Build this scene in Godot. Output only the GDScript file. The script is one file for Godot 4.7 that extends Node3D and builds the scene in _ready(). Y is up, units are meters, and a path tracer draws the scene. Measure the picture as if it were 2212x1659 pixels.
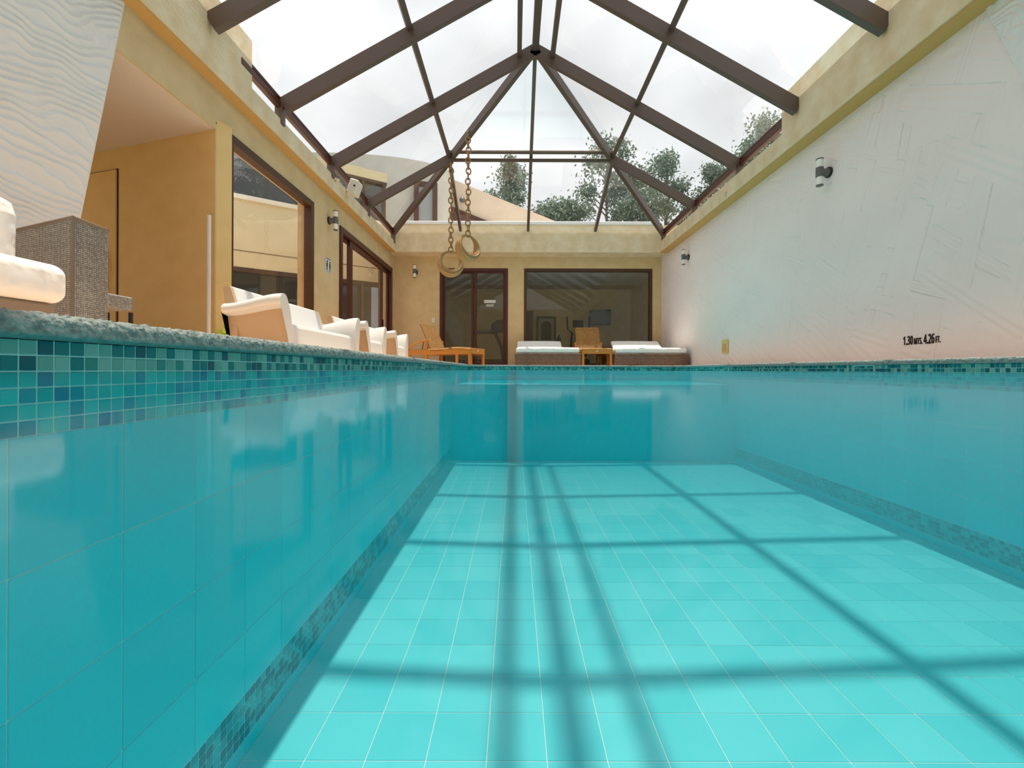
extends Node3D
# Indoor pool under a glass hip roof. Deck top is y = 0; the eye floats just above the water.
# E(x, h, d): x to the right, h above the eye, d metres away along the pool.

const EY := -0.1045
const FOCAL := 930.0
const WATER := -0.1105
const XL := -3.25       # left wall
const XR := 3.95        # right wall
const DF := 11.6        # far wall
const RX := 0.33        # ridge
const HR := 5.53
const HE := 3.58
const EXL := -3.13
const EXR := 3.80
const DE := 11.05       # far eave
const DA := 7.3         # hip apex
const DN := -4.0        # near end of the hall

var M := {}
var rng := RandomNumberGenerator.new()


# ---------------------------------------------------------------- mesh builder
class MB:
	var v := PackedVector3Array()
	var n := PackedVector3Array()
	var uv := PackedVector2Array()
	var c := PackedColorArray()
	var ix := PackedInt32Array()
	var col := Color.WHITE

	func vert(p: Vector3, nn: Vector3, t := Vector2.ZERO) -> int:
		v.append(p); n.append(nn); uv.append(t); c.append(col)
		return v.size() - 1

	func face(a: int, b: int, d: int) -> void:
		var g := (v[b] - v[a]).cross(v[d] - v[a])
		if g.dot(n[a] + n[b] + n[d]) > 0.0:
			ix.append(a); ix.append(d); ix.append(b)
		else:
			ix.append(a); ix.append(b); ix.append(d)

	func poly(ps: Array, nn := Vector3.ZERO, uvs := []) -> void:
		if nn == Vector3.ZERO:
			nn = (ps[1] - ps[0]).cross(ps[2] - ps[0]).normalized()
		var at := v.size()
		for i in ps.size():
			vert(ps[i], nn, uvs[i] if uvs.size() else Vector2.ZERO)
		for i in range(1, ps.size() - 1):
			face(at, at + i, at + i + 1)

	# a box with chamfered edges; ch = 0 gives plain edges
	func box(ctr: Vector3, size: Vector3, b := Basis.IDENTITY, ch := 0.0) -> void:
		var h := size / 2.0
		var axes := [Vector3.RIGHT, Vector3.UP, Vector3.BACK]
		for k in 3:
			var k1 := (k + 1) % 3
			var k2 := (k + 2) % 3
			for s in [-1.0, 1.0]:
				var q := []
				for cr in [[-1, -1], [1, -1], [1, 1], [-1, 1]]:
					var p := Vector3.ZERO
					p[k] = s * h[k]
					p[k1] = cr[0] * (h[k1] - ch)
					p[k2] = cr[1] * (h[k2] - ch)
					q.append(ctr + b * p)
				poly(q, b * (axes[k] * s), [Vector2(0, 0), Vector2(size[k1], 0), Vector2(size[k1], size[k2]), Vector2(0, size[k2])])
		if ch <= 0.0:
			return
		for k in 3:
			var k1 := (k + 1) % 3
			var k2 := (k + 2) % 3
			for s1 in [-1.0, 1.0]:
				for s2 in [-1.0, 1.0]:
					var q := []
					for e in [[-1, 0], [1, 0], [1, 1], [-1, 1]]:
						var p := Vector3.ZERO
						p[k] = e[0] * (h[k] - ch)
						p[k1] = s1 * (h[k1] if e[1] == 0 else h[k1] - ch)
						p[k2] = s2 * (h[k2] - ch if e[1] == 0 else h[k2])
						q.append(ctr + b * p)
					poly(q, (b * (axes[k1] * s1 + axes[k2] * s2)).normalized())
		for sx in [-1.0, 1.0]:
			for sy in [-1.0, 1.0]:
				for sz in [-1.0, 1.0]:
					var s := Vector3(sx, sy, sz)
					var q := []
					for k in 3:
						var p := s * (h - Vector3.ONE * ch)
						p[k] = s[k] * h[k]
						q.append(ctr + b * p)
					poly(q, (b * s).normalized())

	# a box from corner to corner
	func bx(a: Vector3, z: Vector3, ch := 0.0) -> void:
		box((a + z) / 2.0, (z - a).abs(), Basis.IDENTITY, ch)

	# a straight bar of rectangular section from a to z; w across, t along «up»
	func bar(a: Vector3, z: Vector3, w: float, t: float, up := Vector3.UP, ch := 0.0) -> void:
		var f := (z - a).normalized()
		var r := f.cross(up).normalized()
		var u := r.cross(f).normalized()
		box((a + z) / 2.0, Vector3(w, t, a.distance_to(z)), Basis(r, u, -f), ch)

	func ring(p: Vector3, x: Vector3, y: Vector3, r: float, sides: int, at_u := 0.0) -> int:
		var at := v.size()
		for i in sides + 1:
			var a := TAU * i / sides
			var nn := x * cos(a) + y * sin(a)
			vert(p + nn * r, nn, Vector2(at_u, float(i) / sides))
		return at

	func tube(ps: Array, rs, sides := 8, closed := false, caps := true) -> void:
		var cnt := ps.size()
		var x := Vector3.ZERO
		var last := -1
		var first := -1
		var far := 0.0
		for i in cnt:
			var f: Vector3
			if closed:
				f = (ps[(i + 1) % cnt] - ps[(i - 1 + cnt) % cnt]).normalized()
			else:
				f = (ps[mini(i + 1, cnt - 1)] - ps[maxi(i - 1, 0)]).normalized()
			if x == Vector3.ZERO:
				x = f.cross(Vector3.UP if absf(f.y) < 0.9 else Vector3.RIGHT).normalized()
			x = (x - f * x.dot(f)).normalized()
			var y := f.cross(x)
			var r: float = rs if rs is float else rs[i]
			if i > 0:
				far += ps[i].distance_to(ps[i - 1])
			var at := ring(ps[i], x, y, r, sides, far)
			if last >= 0:
				for k in sides:
					face(last + k, last + k + 1, at + k)
					face(last + k + 1, at + k + 1, at + k)
			else:
				first = at
			last = at
			if caps and not closed and (i == 0 or i == cnt - 1):
				var q := []
				for k in sides:
					q.append(v[at + k])
				poly(q, -f if i == 0 else f)
		if closed:
			for k in sides:
				face(last + k, last + k + 1, first + k)
				face(last + k + 1, first + k + 1, first + k)

	# profile: Vector2(radius, height) from bottom to top, turned about y through o
	func lathe(o: Vector3, prof: Array, segs := 20, b := Basis.IDENTITY) -> void:
		for j in prof.size() - 1:
			var p: Vector2 = prof[j]
			var q: Vector2 = prof[j + 1]
			var e := (q - p).normalized()
			var at := v.size()
			for i in segs + 1:
				var a := TAU * i / segs
				var out := Vector3(cos(a), 0, sin(a))
				var nn := b * (out * e.y + Vector3.UP * -e.x).normalized()
				vert(o + b * (out * p.x + Vector3.UP * p.y), nn)
				vert(o + b * (out * q.x + Vector3.UP * q.y), nn)
			for i in segs:
				var k := at + i * 2
				if p.x > 1e-5:
					face(k, k + 2, k + 1)
				if q.x > 1e-5:
					face(k + 2, k + 3, k + 1)

	# a grid of points with smooth normals; pts[row][column]; out: a point known to lie inside, or a direction
	func grid(pts: Array, toward: Vector3, uvs := []) -> void:
		var rows := pts.size()
		var cols: int = pts[0].size()
		var at := v.size()
		for j in rows:
			for i in cols:
				var du: Vector3 = pts[j][mini(i + 1, cols - 1)] - pts[j][maxi(i - 1, 0)]
				var dv: Vector3 = pts[mini(j + 1, rows - 1)][i] - pts[maxi(j - 1, 0)][i]
				var nn := du.cross(dv).normalized()
				vert(pts[j][i], nn, uvs[j][i] if uvs.size() else Vector2(float(i) / cols, float(j) / rows))
		var mid := at + (rows / 2) * cols + cols / 2
		if n[mid].dot(toward) < 0.0:
			for k in range(at, v.size()):
				n[k] = -n[k]
		for j in rows - 1:
			for i in cols - 1:
				var k := at + j * cols + i
				face(k, k + 1, k + cols)
				face(k + 1, k + cols + 1, k + cols)

	# a flat outline (2D) pushed from z0 to z1 in the frame t
	func prism(outline: PackedVector2Array, z0: float, z1: float, t := Transform3D.IDENTITY) -> void:
		var tri := Geometry2D.triangulate_polygon(outline)
		for s in 2:
			var at := v.size()
			var nn := t.basis * Vector3(0, 0, -1 if s == 0 else 1)
			for p in outline:
				vert(t * Vector3(p.x, p.y, z0 if s == 0 else z1), nn, p)
			for k in range(0, tri.size(), 3):
				face(at + tri[k], at + tri[k + 1], at + tri[k + 2])
		var area := 0.0
		for i in outline.size():
			area += outline[i].cross(outline[(i + 1) % outline.size()])
		for i in outline.size():
			var p := outline[i]
			var q := outline[(i + 1) % outline.size()]
			var e := (q - p).normalized()
			var o := Vector3(e.y, -e.x, 0) * signf(area)
			poly([t * Vector3(p.x, p.y, z0), t * Vector3(q.x, q.y, z0), t * Vector3(q.x, q.y, z1), t * Vector3(p.x, p.y, z1)], (t.basis * o).normalized())

	func mesh() -> ArrayMesh:
		var a := []
		a.resize(Mesh.ARRAY_MAX)
		a[Mesh.ARRAY_VERTEX] = v
		a[Mesh.ARRAY_NORMAL] = n
		a[Mesh.ARRAY_TEX_UV] = uv
		a[Mesh.ARRAY_COLOR] = c
		a[Mesh.ARRAY_INDEX] = ix
		var m := ArrayMesh.new()
		m.add_surface_from_arrays(Mesh.PRIMITIVE_TRIANGLES, a)
		return m


# ---------------------------------------------------------------- helpers
func E(x: float, h: float, d: float) -> Vector3:
	return Vector3(x, h + EY, -d)


func D(x: float, y: float, d: float) -> Vector3:   # y above the deck
	return Vector3(x, y, -d)


func put(called: String, mb, m: Material, parent: Node = self) -> MeshInstance3D:
	var o := MeshInstance3D.new()
	o.name = called if parent != self else numbered(called)
	o.mesh = mb.mesh() if mb is MB else mb
	o.material_override = m
	parent.add_child(o, true)
	return o


func numbered(called: String) -> String:
	if not has_node(called):
		return called
	var k := 1
	while has_node("%s_%03d" % [called, k]):
		k += 1
	return "%s_%03d" % [called, k]


func thing(called: String, label: String, category: String, at := Vector3.ZERO, turn := 0.0, group := "") -> Node3D:
	var o := Node3D.new()
	o.name = numbered(called)
	add_child(o)
	o.position = at
	o.rotation.y = turn
	tag(o, label, category, group)
	return o


func tag(o: Node, label: String, category := "", group := "", kind := "") -> Node:
	if label: o.set_meta("label", label)
	if category: o.set_meta("category", category)
	if group: o.set_meta("group", group)
	if kind: o.set_meta("kind", kind)
	return o


func structure(called: String, mb, m: Material, label := "") -> MeshInstance3D:
	var o := put(called, mb, m)
	o.set_meta("kind", "structure")
	if label: o.set_meta("label", label)
	return o


func shell(called: String, label := "") -> Node3D:
	var o := Node3D.new()
	o.name = numbered(called)
	add_child(o)
	o.set_meta("kind", "structure")
	if label: o.set_meta("label", label)
	return o


func rgb(r: int, g: int, b: int) -> Color:
	return Color8(r, g, b)


func mat(c: Color, rough := 0.6, metal := 0.0, spec := 0.5) -> StandardMaterial3D:
	var m := StandardMaterial3D.new()
	m.albedo_color = c
	m.roughness = rough
	m.metallic = metal
	m.metallic_specular = spec
	return m


func noise_tex(freq: float, octaves := 4, seed_ := 1, size := 512, ramp = null) -> NoiseTexture2D:
	var f := FastNoiseLite.new()
	f.seed = seed_
	f.frequency = freq
	f.noise_type = FastNoiseLite.TYPE_SIMPLEX_SMOOTH
	f.fractal_octaves = octaves
	var t := NoiseTexture2D.new()
	t.width = size
	t.height = size
	t.seamless = true
	t.noise = f
	if ramp:
		var g := Gradient.new()
		g.set_color(0, ramp[0])
		g.set_color(1, ramp[1])
		t.color_ramp = g
	return t


# plaster: mottled colour and a fine relief, laid in world space
func plaster(a: Color, b: Color, scale := 0.5, relief := 0.25, seed_ := 3) -> StandardMaterial3D:
	var m := mat(Color.WHITE, 0.85, 0.0, 0.3)
	m.albedo_texture = noise_tex(0.008, 5, seed_, 512, [a, b])
	m.uv1_triplanar = true
	m.uv1_world_triplanar = true
	m.uv1_scale = Vector3.ONE * scale
	m.heightmap_enabled = true
	m.heightmap_texture = M.grain
	m.heightmap_scale = relief
	return m


func weave_image(size: int, cells: int, a: Color, b: Color, hole: Color) -> Array:
	var im := Image.create(size, size, false, Image.FORMAT_RGB8)
	var hi := Image.create(size, size, false, Image.FORMAT_RGB8)
	var k := float(cells) / size
	var r := RandomNumberGenerator.new()
	r.seed = 5
	var tones := []
	for i in cells * cells:
		tones.append(r.randf_range(0.78, 1.0))
	for y in size:
		for x in size:
			var u := x * k
			var w := y * k
			var cx := int(u)
			var cy := int(w)
			var fu := u - cx - 0.5
			var fw := w - cy - 0.5
			var over := (cx + cy) % 2 == 0
			var across := fw if over else fu
			var along := fu if over else fw
			var h := clampf(1.0 - pow(absf(across) / 0.42, 4.0), 0.0, 1.0) * (0.45 + 0.55 * cos(along * PI))
			var tone: float = tones[cy * cells + cx]
			var c := hole.lerp(a.lerp(b, 1.0 - tone), clampf(h * 1.6, 0.0, 1.0))
			im.set_pixel(x, y, Color(c.r * tone, c.g * tone, c.b * tone))
			hi.set_pixel(x, y, Color(h, h, h))
	return [ImageTexture.create_from_image(im), ImageTexture.create_from_image(hi)]


func weave(a: Color, b: Color, hole: Color, per_metre: float, cells := 16, world := false) -> StandardMaterial3D:
	var t := weave_image(256, cells, a, b, hole)
	var m := mat(Color.WHITE, 0.6)
	m.albedo_texture = t[0]
	m.uv1_triplanar = true
	m.uv1_world_triplanar = world
	m.uv1_scale = Vector3.ONE * per_metre / cells
	m.heightmap_enabled = true
	m.heightmap_texture = t[1]
	m.heightmap_scale = 0.5
	return m


func wood(a: Color, b: Color) -> StandardMaterial3D:
	var m := mat(Color.WHITE, 0.45)
	var t := noise_tex(0.02, 4, 9, 256, [a, b])
	m.albedo_texture = t
	m.uv1_triplanar = true
	m.uv1_scale = Vector3(1.5, 9, 9)
	return m


func rope(a: Color, b: Color) -> StandardMaterial3D:
	var m := mat(Color.WHITE, 0.8)
	m.albedo_texture = noise_tex(0.03, 3, 19, 256, [a, b])
	m.uv1_triplanar = true
	m.uv1_scale = Vector3(3, 14, 3)
	return m


func pane(tint: Color, alpha := 0.04, spec := 0.5, rough := 0.0) -> StandardMaterial3D:
	var m := mat(Color(tint, alpha), rough, 0.0, spec)
	m.transparency = BaseMaterial3D.TRANSPARENCY_ALPHA
	return m


# ---------------------------------------------------------------- the scene
func _ready() -> void:
	rng.seed = 11
	# camera: level, lens shifted so that the vanishing point sits where it should
	var cam := Camera3D.new()
	cam.name = "camera"
	add_child(cam)
	cam.projection = Camera3D.PROJECTION_FRUSTUM
	cam.near = 0.002
	cam.far = 300.0
	cam.size = 2.0 * 829.5 / FOCAL * cam.near
	cam.frustum_offset = Vector2(-6.0, -30.5) / FOCAL * cam.near
	cam.position = Vector3(0, EY, 0)
	cam.rotation.z = deg_to_rad(0.2)
	cam.current = true

	# sky: bright overcast
	var we := WorldEnvironment.new()
	we.name = "world_environment"
	add_child(we)
	var env := Environment.new()
	we.environment = env
	env.background_mode = Environment.BG_SKY
	env.sky = Sky.new()
	var sm := PanoramaSkyMaterial.new()
	sm.panorama = sky_image()
	env.sky.sky_material = sm
	env.tonemap_mode = Environment.TONE_MAPPER_LINEAR
	env.tonemap_exposure = 1.12
	env.background_energy_multiplier = 0.92
	env.sdfgi_enabled = true
	env.ssao_enabled = true
	env.ssil_enabled = true
	env.volumetric_fog_enabled = true
	env.volumetric_fog_density = 0.0

	# sun through thin cloud, almost overhead, a little beyond the far end
	var sun := DirectionalLight3D.new()
	sun.name = "sun"
	add_child(sun)
	sun.look_at_from_position(Vector3.ZERO, Vector3(-0.0135, -1.0, 0.12), Vector3.RIGHT)
	sun.light_energy = 1.7
	sun.light_color = Color(1.0, 0.95, 0.88)
	sun.light_angular_distance = 1.1
	sun.shadow_enabled = true
	sun.sky_mode = DirectionalLight3D.SKY_MODE_LIGHT_ONLY

	materials()
	hall()
	roof()
	pool()
	left_openings()
	far_openings()
	gym()
	outside()
	sofas()
	near_lounge()
	far_lounges()
	rings()
	fittings()


func sky_image() -> ImageTexture:
	var f := FastNoiseLite.new()
	f.seed = 21
	f.frequency = 1.6
	f.noise_type = FastNoiseLite.TYPE_SIMPLEX_SMOOTH
	f.fractal_octaves = 5
	var im := Image.create(768, 384, false, Image.FORMAT_RGBF)
	for y in 384:
		var el := PI / 2 - PI * (y + 0.5) / 384
		for x in 768:
			var az := TAU * (x + 0.5) / 768
			var d := Vector3(cos(el) * cos(az), sin(el), cos(el) * sin(az))
			var t := f.get_noise_3d(d.x * 1.0, d.y * 2.2, d.z * 1.0)
			var l := 1.0 + 0.42 * t
			l = clampf(l, 0.7, 1.25)
			im.set_pixel(x, y, Color(l * 0.965, l * 0.985, l))
	return ImageTexture.create_from_image(im)


func materials() -> void:
	M.grain = noise_tex(0.05, 4, 2, 512)
	M.cream = plaster(rgb(206, 180, 136), rgb(218, 194, 154), 0.6, 0.2, 4)
	M.beam = plaster(rgb(216, 192, 154), rgb(232, 216, 188), 0.7, 0.25, 5)
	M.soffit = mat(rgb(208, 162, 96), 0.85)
	M.recess = plaster(rgb(226, 192, 132), rgb(234, 202, 146), 0.7, 0.15, 6)
	M.recess_ceiling = mat(rgb(226, 208, 192), 0.9)
	M.white_wall = white_wall_mat()
	M.wave = mat(rgb(232, 229, 228), 0.75)
	M.deck = plaster(rgb(220, 188, 158), rgb(232, 204, 178), 1.2, 0.3, 7)
	M.steel = mat(rgb(92, 74, 64), 0.45, 0.0, 0.5)
	M.frame = wood(rgb(62, 26, 18), rgb(88, 40, 26))
	M.frame_dark = wood(rgb(62, 38, 18), rgb(88, 56, 28))
	M.glass = pane(Color(0.8, 0.86, 0.84), 0.03, 0.5)
	M.roof_glass = pane(Color(0.85, 0.9, 0.9), 0.05, 0.5)
	M.dark_glass = pane(Color(0.16, 0.17, 0.17), 0.55, 0.5, 0.05)
	M.white = mat(rgb(226, 225, 223), 0.45)
	M.cloth = mat(rgb(248, 247, 245), 0.9)
	M.cloth.heightmap_enabled = true
	M.cloth.heightmap_texture = noise_tex(0.015, 3, 8, 256)
	M.cloth.heightmap_scale = 1.0
	M.cloth.uv1_triplanar = true
	M.cloth.uv1_scale = Vector3.ONE * 2.0
	M.tan = mat(rgb(198, 170, 138), 0.6)  # shade and warm bounce on the white seats, put into the colour
	M.grey_weave = weave(rgb(196, 192, 184), rgb(166, 162, 154), rgb(78, 74, 70), 95.0, 16, true)
	M.brown_weave = weave(rgb(150, 122, 106), rgb(126, 102, 88), rgb(84, 66, 56), 60.0, 16, true)
	M.wicker = weave(rgb(214, 160, 84), rgb(160, 108, 48), rgb(66, 42, 20), 55.0)
	M.teak = wood(rgb(176, 112, 36), rgb(206, 142, 58))
	M.grey_metal = mat(rgb(96, 98, 95), 0.45)
	M.dark_metal = mat(rgb(48, 46, 46), 0.4, 0.4)
	M.chrome = mat(rgb(200, 196, 188), 0.25, 0.9)
	M.lamp_glass = mat(rgb(242, 242, 238), 0.3)
	M.black = mat(rgb(26, 26, 28), 0.45)
	M.ink = mat(rgb(40, 18, 12), 0.7)
	M.wing = plaster(rgb(214, 200, 160), rgb(226, 214, 180), 0.4, 0.15, 16)
	M.wing_light = mat(rgb(236, 232, 216), 0.8)
	M.wing_line = mat(rgb(140, 124, 90), 0.9)
	M.wing_dark = mat(rgb(84, 82, 74), 0.9)
	M.gable = plaster(rgb(220, 200, 178), rgb(230, 212, 192), 0.4, 0.15, 18)
	M.drum = plaster(rgb(196, 194, 186), rgb(210, 208, 200), 0.3, 0.1, 17)
	M.bark = mat(rgb(120, 108, 96), 0.9)
	M.leaf = mat(rgb(112, 126, 116), 0.7)
	M.leaf.backlight_enabled = true
	M.leaf.backlight = Color(0.25, 0.3, 0.25)
	M.lime = mat(rgb(170, 200, 50), 0.6)
	M.lime.backlight_enabled = true
	M.lime.backlight = Color(0.4, 0.45, 0.1)
	M.rope = rope(rgb(140, 104, 62), rgb(208, 174, 122))
	M.rope_dark = rope(rgb(140, 104, 62), rgb(176, 138, 88))


func white_wall_mat() -> StandardMaterial3D:
	# trowelled white stone: overlapping rectangular strokes as a faint relief
	var w := 1024
	var h := 512
	var hi := Image.create(w, h, false, Image.FORMAT_RGBF)
	hi.fill(Color(0.5, 0.5, 0.5))
	var r := RandomNumberGenerator.new()
	r.seed = 77
	for k in 620:
		var c := Vector2(r.randf() * w, r.randf() * h)
		var a := deg_to_rad(r.randf_range(18.0, 42.0) if r.randf() < 0.6 else r.randf_range(100.0, 118.0))
		var l := r.randf_range(16, 56)
		var b := r.randf_range(5, 17)
		var ux := Vector2(cos(a), -sin(a))
		var uy := Vector2(-ux.y, ux.x)
		var tilt := r.randf_range(-0.12, 0.12)
		var lift := r.randf_range(0.0, 0.09)
		var reach := int(l + b)
		for y in range(maxi(0, int(c.y) - reach), mini(h, int(c.y) + reach)):
			for x in range(maxi(0, int(c.x) - reach), mini(w, int(c.x) + reach)):
				var p := Vector2(x, y) - c
				var s := p.dot(ux) / l
				var t := p.dot(uy) / b
				if absf(s) < 1.0 and absf(t) < 1.0:
					var z := 0.42 + lift + tilt * t + 0.05 * sin(t * 9.0)
					hi.set_pixel(x, y, Color(z, z, z))
	var m := plaster(rgb(238, 226, 224), rgb(246, 235, 233), 0.4, 0.2, 12)
	m.uv1_triplanar = true
	m.heightmap_enabled = true
	m.heightmap_texture = ImageTexture.create_from_image(hi)
	m.heightmap_scale = 4.2
	m.uv1_scale = Vector3(0.1, 0.2, 0.1)
	return m


# ---------------------------------------------------------------- hall shell
func hall() -> void:
	# deck: four slabs round the pool, one floor
	var f := MB.new()
	f.bx(D(XL - 4.5, -0.25, DN - 0.4), D(-1.06, 0, 9.36 + 0.02))
	f.bx(D(3.56, -0.25, DN - 0.4), D(XR + 0.3, 0, 9.36 + 0.02))
	f.bx(D(XL - 4.5, -0.25, 9.38), D(XR + 0.3, 0, 16.4))
	f.bx(D(-1.06, -0.25, DN - 0.4), D(3.56, 0, -3.06))
	structure("floor", f, M.deck, "warm sandstone pool deck")

	# left wall: piers and lintels round the openings
	var w := MB.new()
	var top := 3.05
	w.bx(E(XL - 0.02, 0.1045, 4.67), E(XL, 2.68, 4.84))
	w.bx(E(XL - 0.25, 0.1045, 4.78), E(XL - 0.02, 2.66, 4.84))
	w.bx(E(XL - 0.25, 0.1045, 6.92), E(XL, top, 7.95))
	w.bx(E(XL - 0.25, 0.1045, 11.32), E(XL, top, DF))
	w.bx(E(XL - 0.25, 2.68, 4.84), E(XL, top, 6.92))
	w.bx(E(XL - 0.25, 2.66, 7.95), E(XL, top, 11.32))
	w.bx(E(XL - 0.25, 2.66, 2.9), E(XL, top, 4.84))
	w.bx(E(XL - 0.02, 2.60, 2.9), E(XL, 2.66, 4.67))
	structure("wall_left", w, M.cream, "cream plastered side wall with tall glazed openings")

	# left ring beam and its upstand; the near part stands higher
	var b := MB.new()
	b.bx(E(-3.62, 3.05, DN), E(-3.10, 3.30, DE + 0.1))
	b.bx(E(-3.62, 3.30, DN), E(-3.10, 3.85, 5.06))
	structure("trim_1", b, M.beam, "stained cream ring beam along the left side, under the roof glass")
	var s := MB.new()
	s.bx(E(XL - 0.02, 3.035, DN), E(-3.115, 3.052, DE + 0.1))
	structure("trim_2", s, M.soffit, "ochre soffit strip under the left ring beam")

	# near left wall: wave-relief panel with a slanting edge
	var pn := MB.new()
	pn.prism(PackedVector2Array([Vector2(DN, 0.1045), Vector2(3.03, 0.1045), Vector2(3.58, 3.05), Vector2(DN, 3.05)]), 0.0, 0.22,
			Transform3D(Basis(Vector3(0, 0, -1), Vector3.UP, Vector3(-1, 0, 0)), Vector3(XL - 0.02, EY, 0)))
	var wall := structure("wall_left_near", pn, M.wave, "white wall faced with wave relief, left of the recess")
	var grid := MB.new()
	grid.grid(wave_rows(0.6, 1.4), Vector3.RIGHT)
	put("wave_panel", grid, M.wave, wall)

	# recess
	var rw := MB.new()
	var t := recess_frame()
	rw.box(t * Vector3(1.75, 1.3, -0.1), Vector3(3.5, 2.62, 0.2), t.basis)
	structure("wall_recess", rw, M.recess, "ochre wall at the back of the recess")
	var rs := MB.new()
	rs.bx(E(-6.9, 0.1045, 4.9), E(-6.7, 2.6, 5.6))  # rest of this unseen side left open, an added gap for daylight
	rs.bx(E(-6.9, 0.1045, 2.5), E(XL - 0.24, 2.75, 2.7))
	structure("wall_recess_side", rs, M.recess)
	var rc := MB.new()
	rc.prism(PackedVector2Array([Vector2(-6.9, 2.5), Vector2(XL - 0.02, 2.5), Vector2(XL - 0.02, 4.67), Vector2(-6.9, 5.72)]), 2.60 + EY, 2.655 + EY, Transform3D(Basis(Vector3.RIGHT, Vector3.FORWARD, Vector3.UP), Vector3.ZERO))
	structure("ceiling", rc, M.recess_ceiling, "pale ceiling of the recess")

	# far wall
	var fw := MB.new()
	var dd := DF + 0.22
	fw.bx(E(XL - 0.3, 0.1045, DF), E(-2.03, 3.05, dd))
	fw.bx(E(-0.19, 0.1045, DF), E(0.24, 3.05, dd))
	fw.bx(E(3.70, 0.1045, DF), E(XR + 0.2, 3.05, dd))
	fw.bx(E(-2.03, 2.735, DF), E(-0.19, 3.05, dd))
	fw.bx(E(0.24, 2.735, DF), E(3.70, 3.05, dd))
	structure("wall_far", fw, M.cream, "cream wall at the far end with a glazed door and a wide window")
	var fb := MB.new()
	fb.bx(E(-3.62, 3.05, DE + 0.1), E(XR + 0.3, 3.76, DE + 0.9))
	structure("trim_3", fb, M.beam, "stained cream ring beam across the far end")
	var cap := MB.new()
	cap.bx(E(-3.0, 3.76, DE + 0.06), E(3.75, 3.84, DE + 0.95), 0.01)
	structure("trim_4", cap, M.white, "white flashing on top of the far ring beam")

	# right wall
	var r := MB.new()
	r.bx(E(XR, 0.0, DN), E(XR + 0.25, 3.06, DF + 0.2))
	structure("wall_right", r, M.white_wall, "white trowelled stone wall along the right side")
	var rg := MB.new()
	rg.grid(wave_rows_right(), Vector3.LEFT)
	put("wave_panel", rg, M.wave, get_node("wall_right"))
	var rb := MB.new()
	rb.bx(E(3.74, 3.05, DN), E(4.25, 3.32, DE + 0.1))
	rb.bx(E(3.74, 3.32, DN), E(4.25, 3.85, 6.05))
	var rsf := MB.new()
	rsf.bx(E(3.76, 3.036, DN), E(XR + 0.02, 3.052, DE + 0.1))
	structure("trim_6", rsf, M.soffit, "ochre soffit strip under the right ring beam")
	structure("trim_5", rb, M.beam, "stained cream ring beam along the right side")

	# near end, behind the eye
	var ne := MB.new()
	ne.bx(E(XL - 0.3, -0.1, DN - 0.3), E(XR + 0.3, 3.85, DN))
	structure("wall_near", ne, M.cream, "cream wall at the near end of the hall")


# the frame of the recess wall: x along it to the left, z out of it towards the eye
func recess_frame() -> Transform3D:
	var x := Vector3(-1.93, 0, -0.56).normalized()
	var z := Vector3.UP.cross(x).normalized()
	if z.z < 0:
		z = -z
	return Transform3D(Basis(x, Vector3.UP, z), Vector3(XL - 0.005, 0, -4.665))


func wave_height(a: float, h: float, f: FastNoiseLite) -> float:
	# long ripples that run along the wall and dip, each breaking into the next
	var warp := f.get_noise_2d(a * 1.1, h * 1.6) * 0.12 + f.get_noise_2d(a * 3.2 + 40.0, h * 3.0) * 0.035
	var ph := (h - 0.30 * (a - 2.9) * clampf(h - 1.2, 0.0, 1.6) + warp) / 0.062
	var k := ph - floorf(ph)
	return 0.027 * (pow(k, 1.6) if k < 0.82 else (1.0 - k) / 0.18 * 0.728) * (0.6 + 0.6 * absf(f.get_noise_2d(a * 2.0 + 9.0, h * 5.0 + 7.0)))


func wave_rows(_x: float, _y: float) -> Array:
	var f := FastNoiseLite.new()
	f.seed = 4
	f.frequency = 1.0
	f.fractal_octaves = 2
	var rows := []
	for j in 321:
		var h := 0.1045 + (3.05 - 0.1045) * j / 320.0
		var edge := 3.03 + (h - 0.1045) / (3.05 - 0.1045) * 0.55
		var row := []
		for i in 151:
			var d := edge - (edge - 1.6) * (1.0 - i / 150.0)
			row.append(E(XL + wave_height(d, h, f) * smoothstep(0.0, 0.03, edge - d), h, d))
		rows.append(row)
	return rows


func wave_rows_right() -> Array:
	var f := FastNoiseLite.new()
	f.seed = 6
	f.frequency = 1.0
	f.fractal_octaves = 2
	var rows := []
	for j in 161:
		var h := 1.3 + 1.75 * j / 160.0
		var edge := 3.02 + (h - 1.3) * 0.34
		var row := []
		for i in 81:
			var d := edge - 0.9 * (1.0 - i / 80.0)
			row.append(E(XR - 0.004 - wave_height(d + h * 0.6, h, f), h, d))
		rows.append(row)
	return rows


# ---------------------------------------------------------------- roof
func roof_h(x: float) -> float:
	return HE + (HR - HE) * ((x - EXL) / (RX - EXL) if x < RX else (EXR - x) / (EXR - RX))


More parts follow.
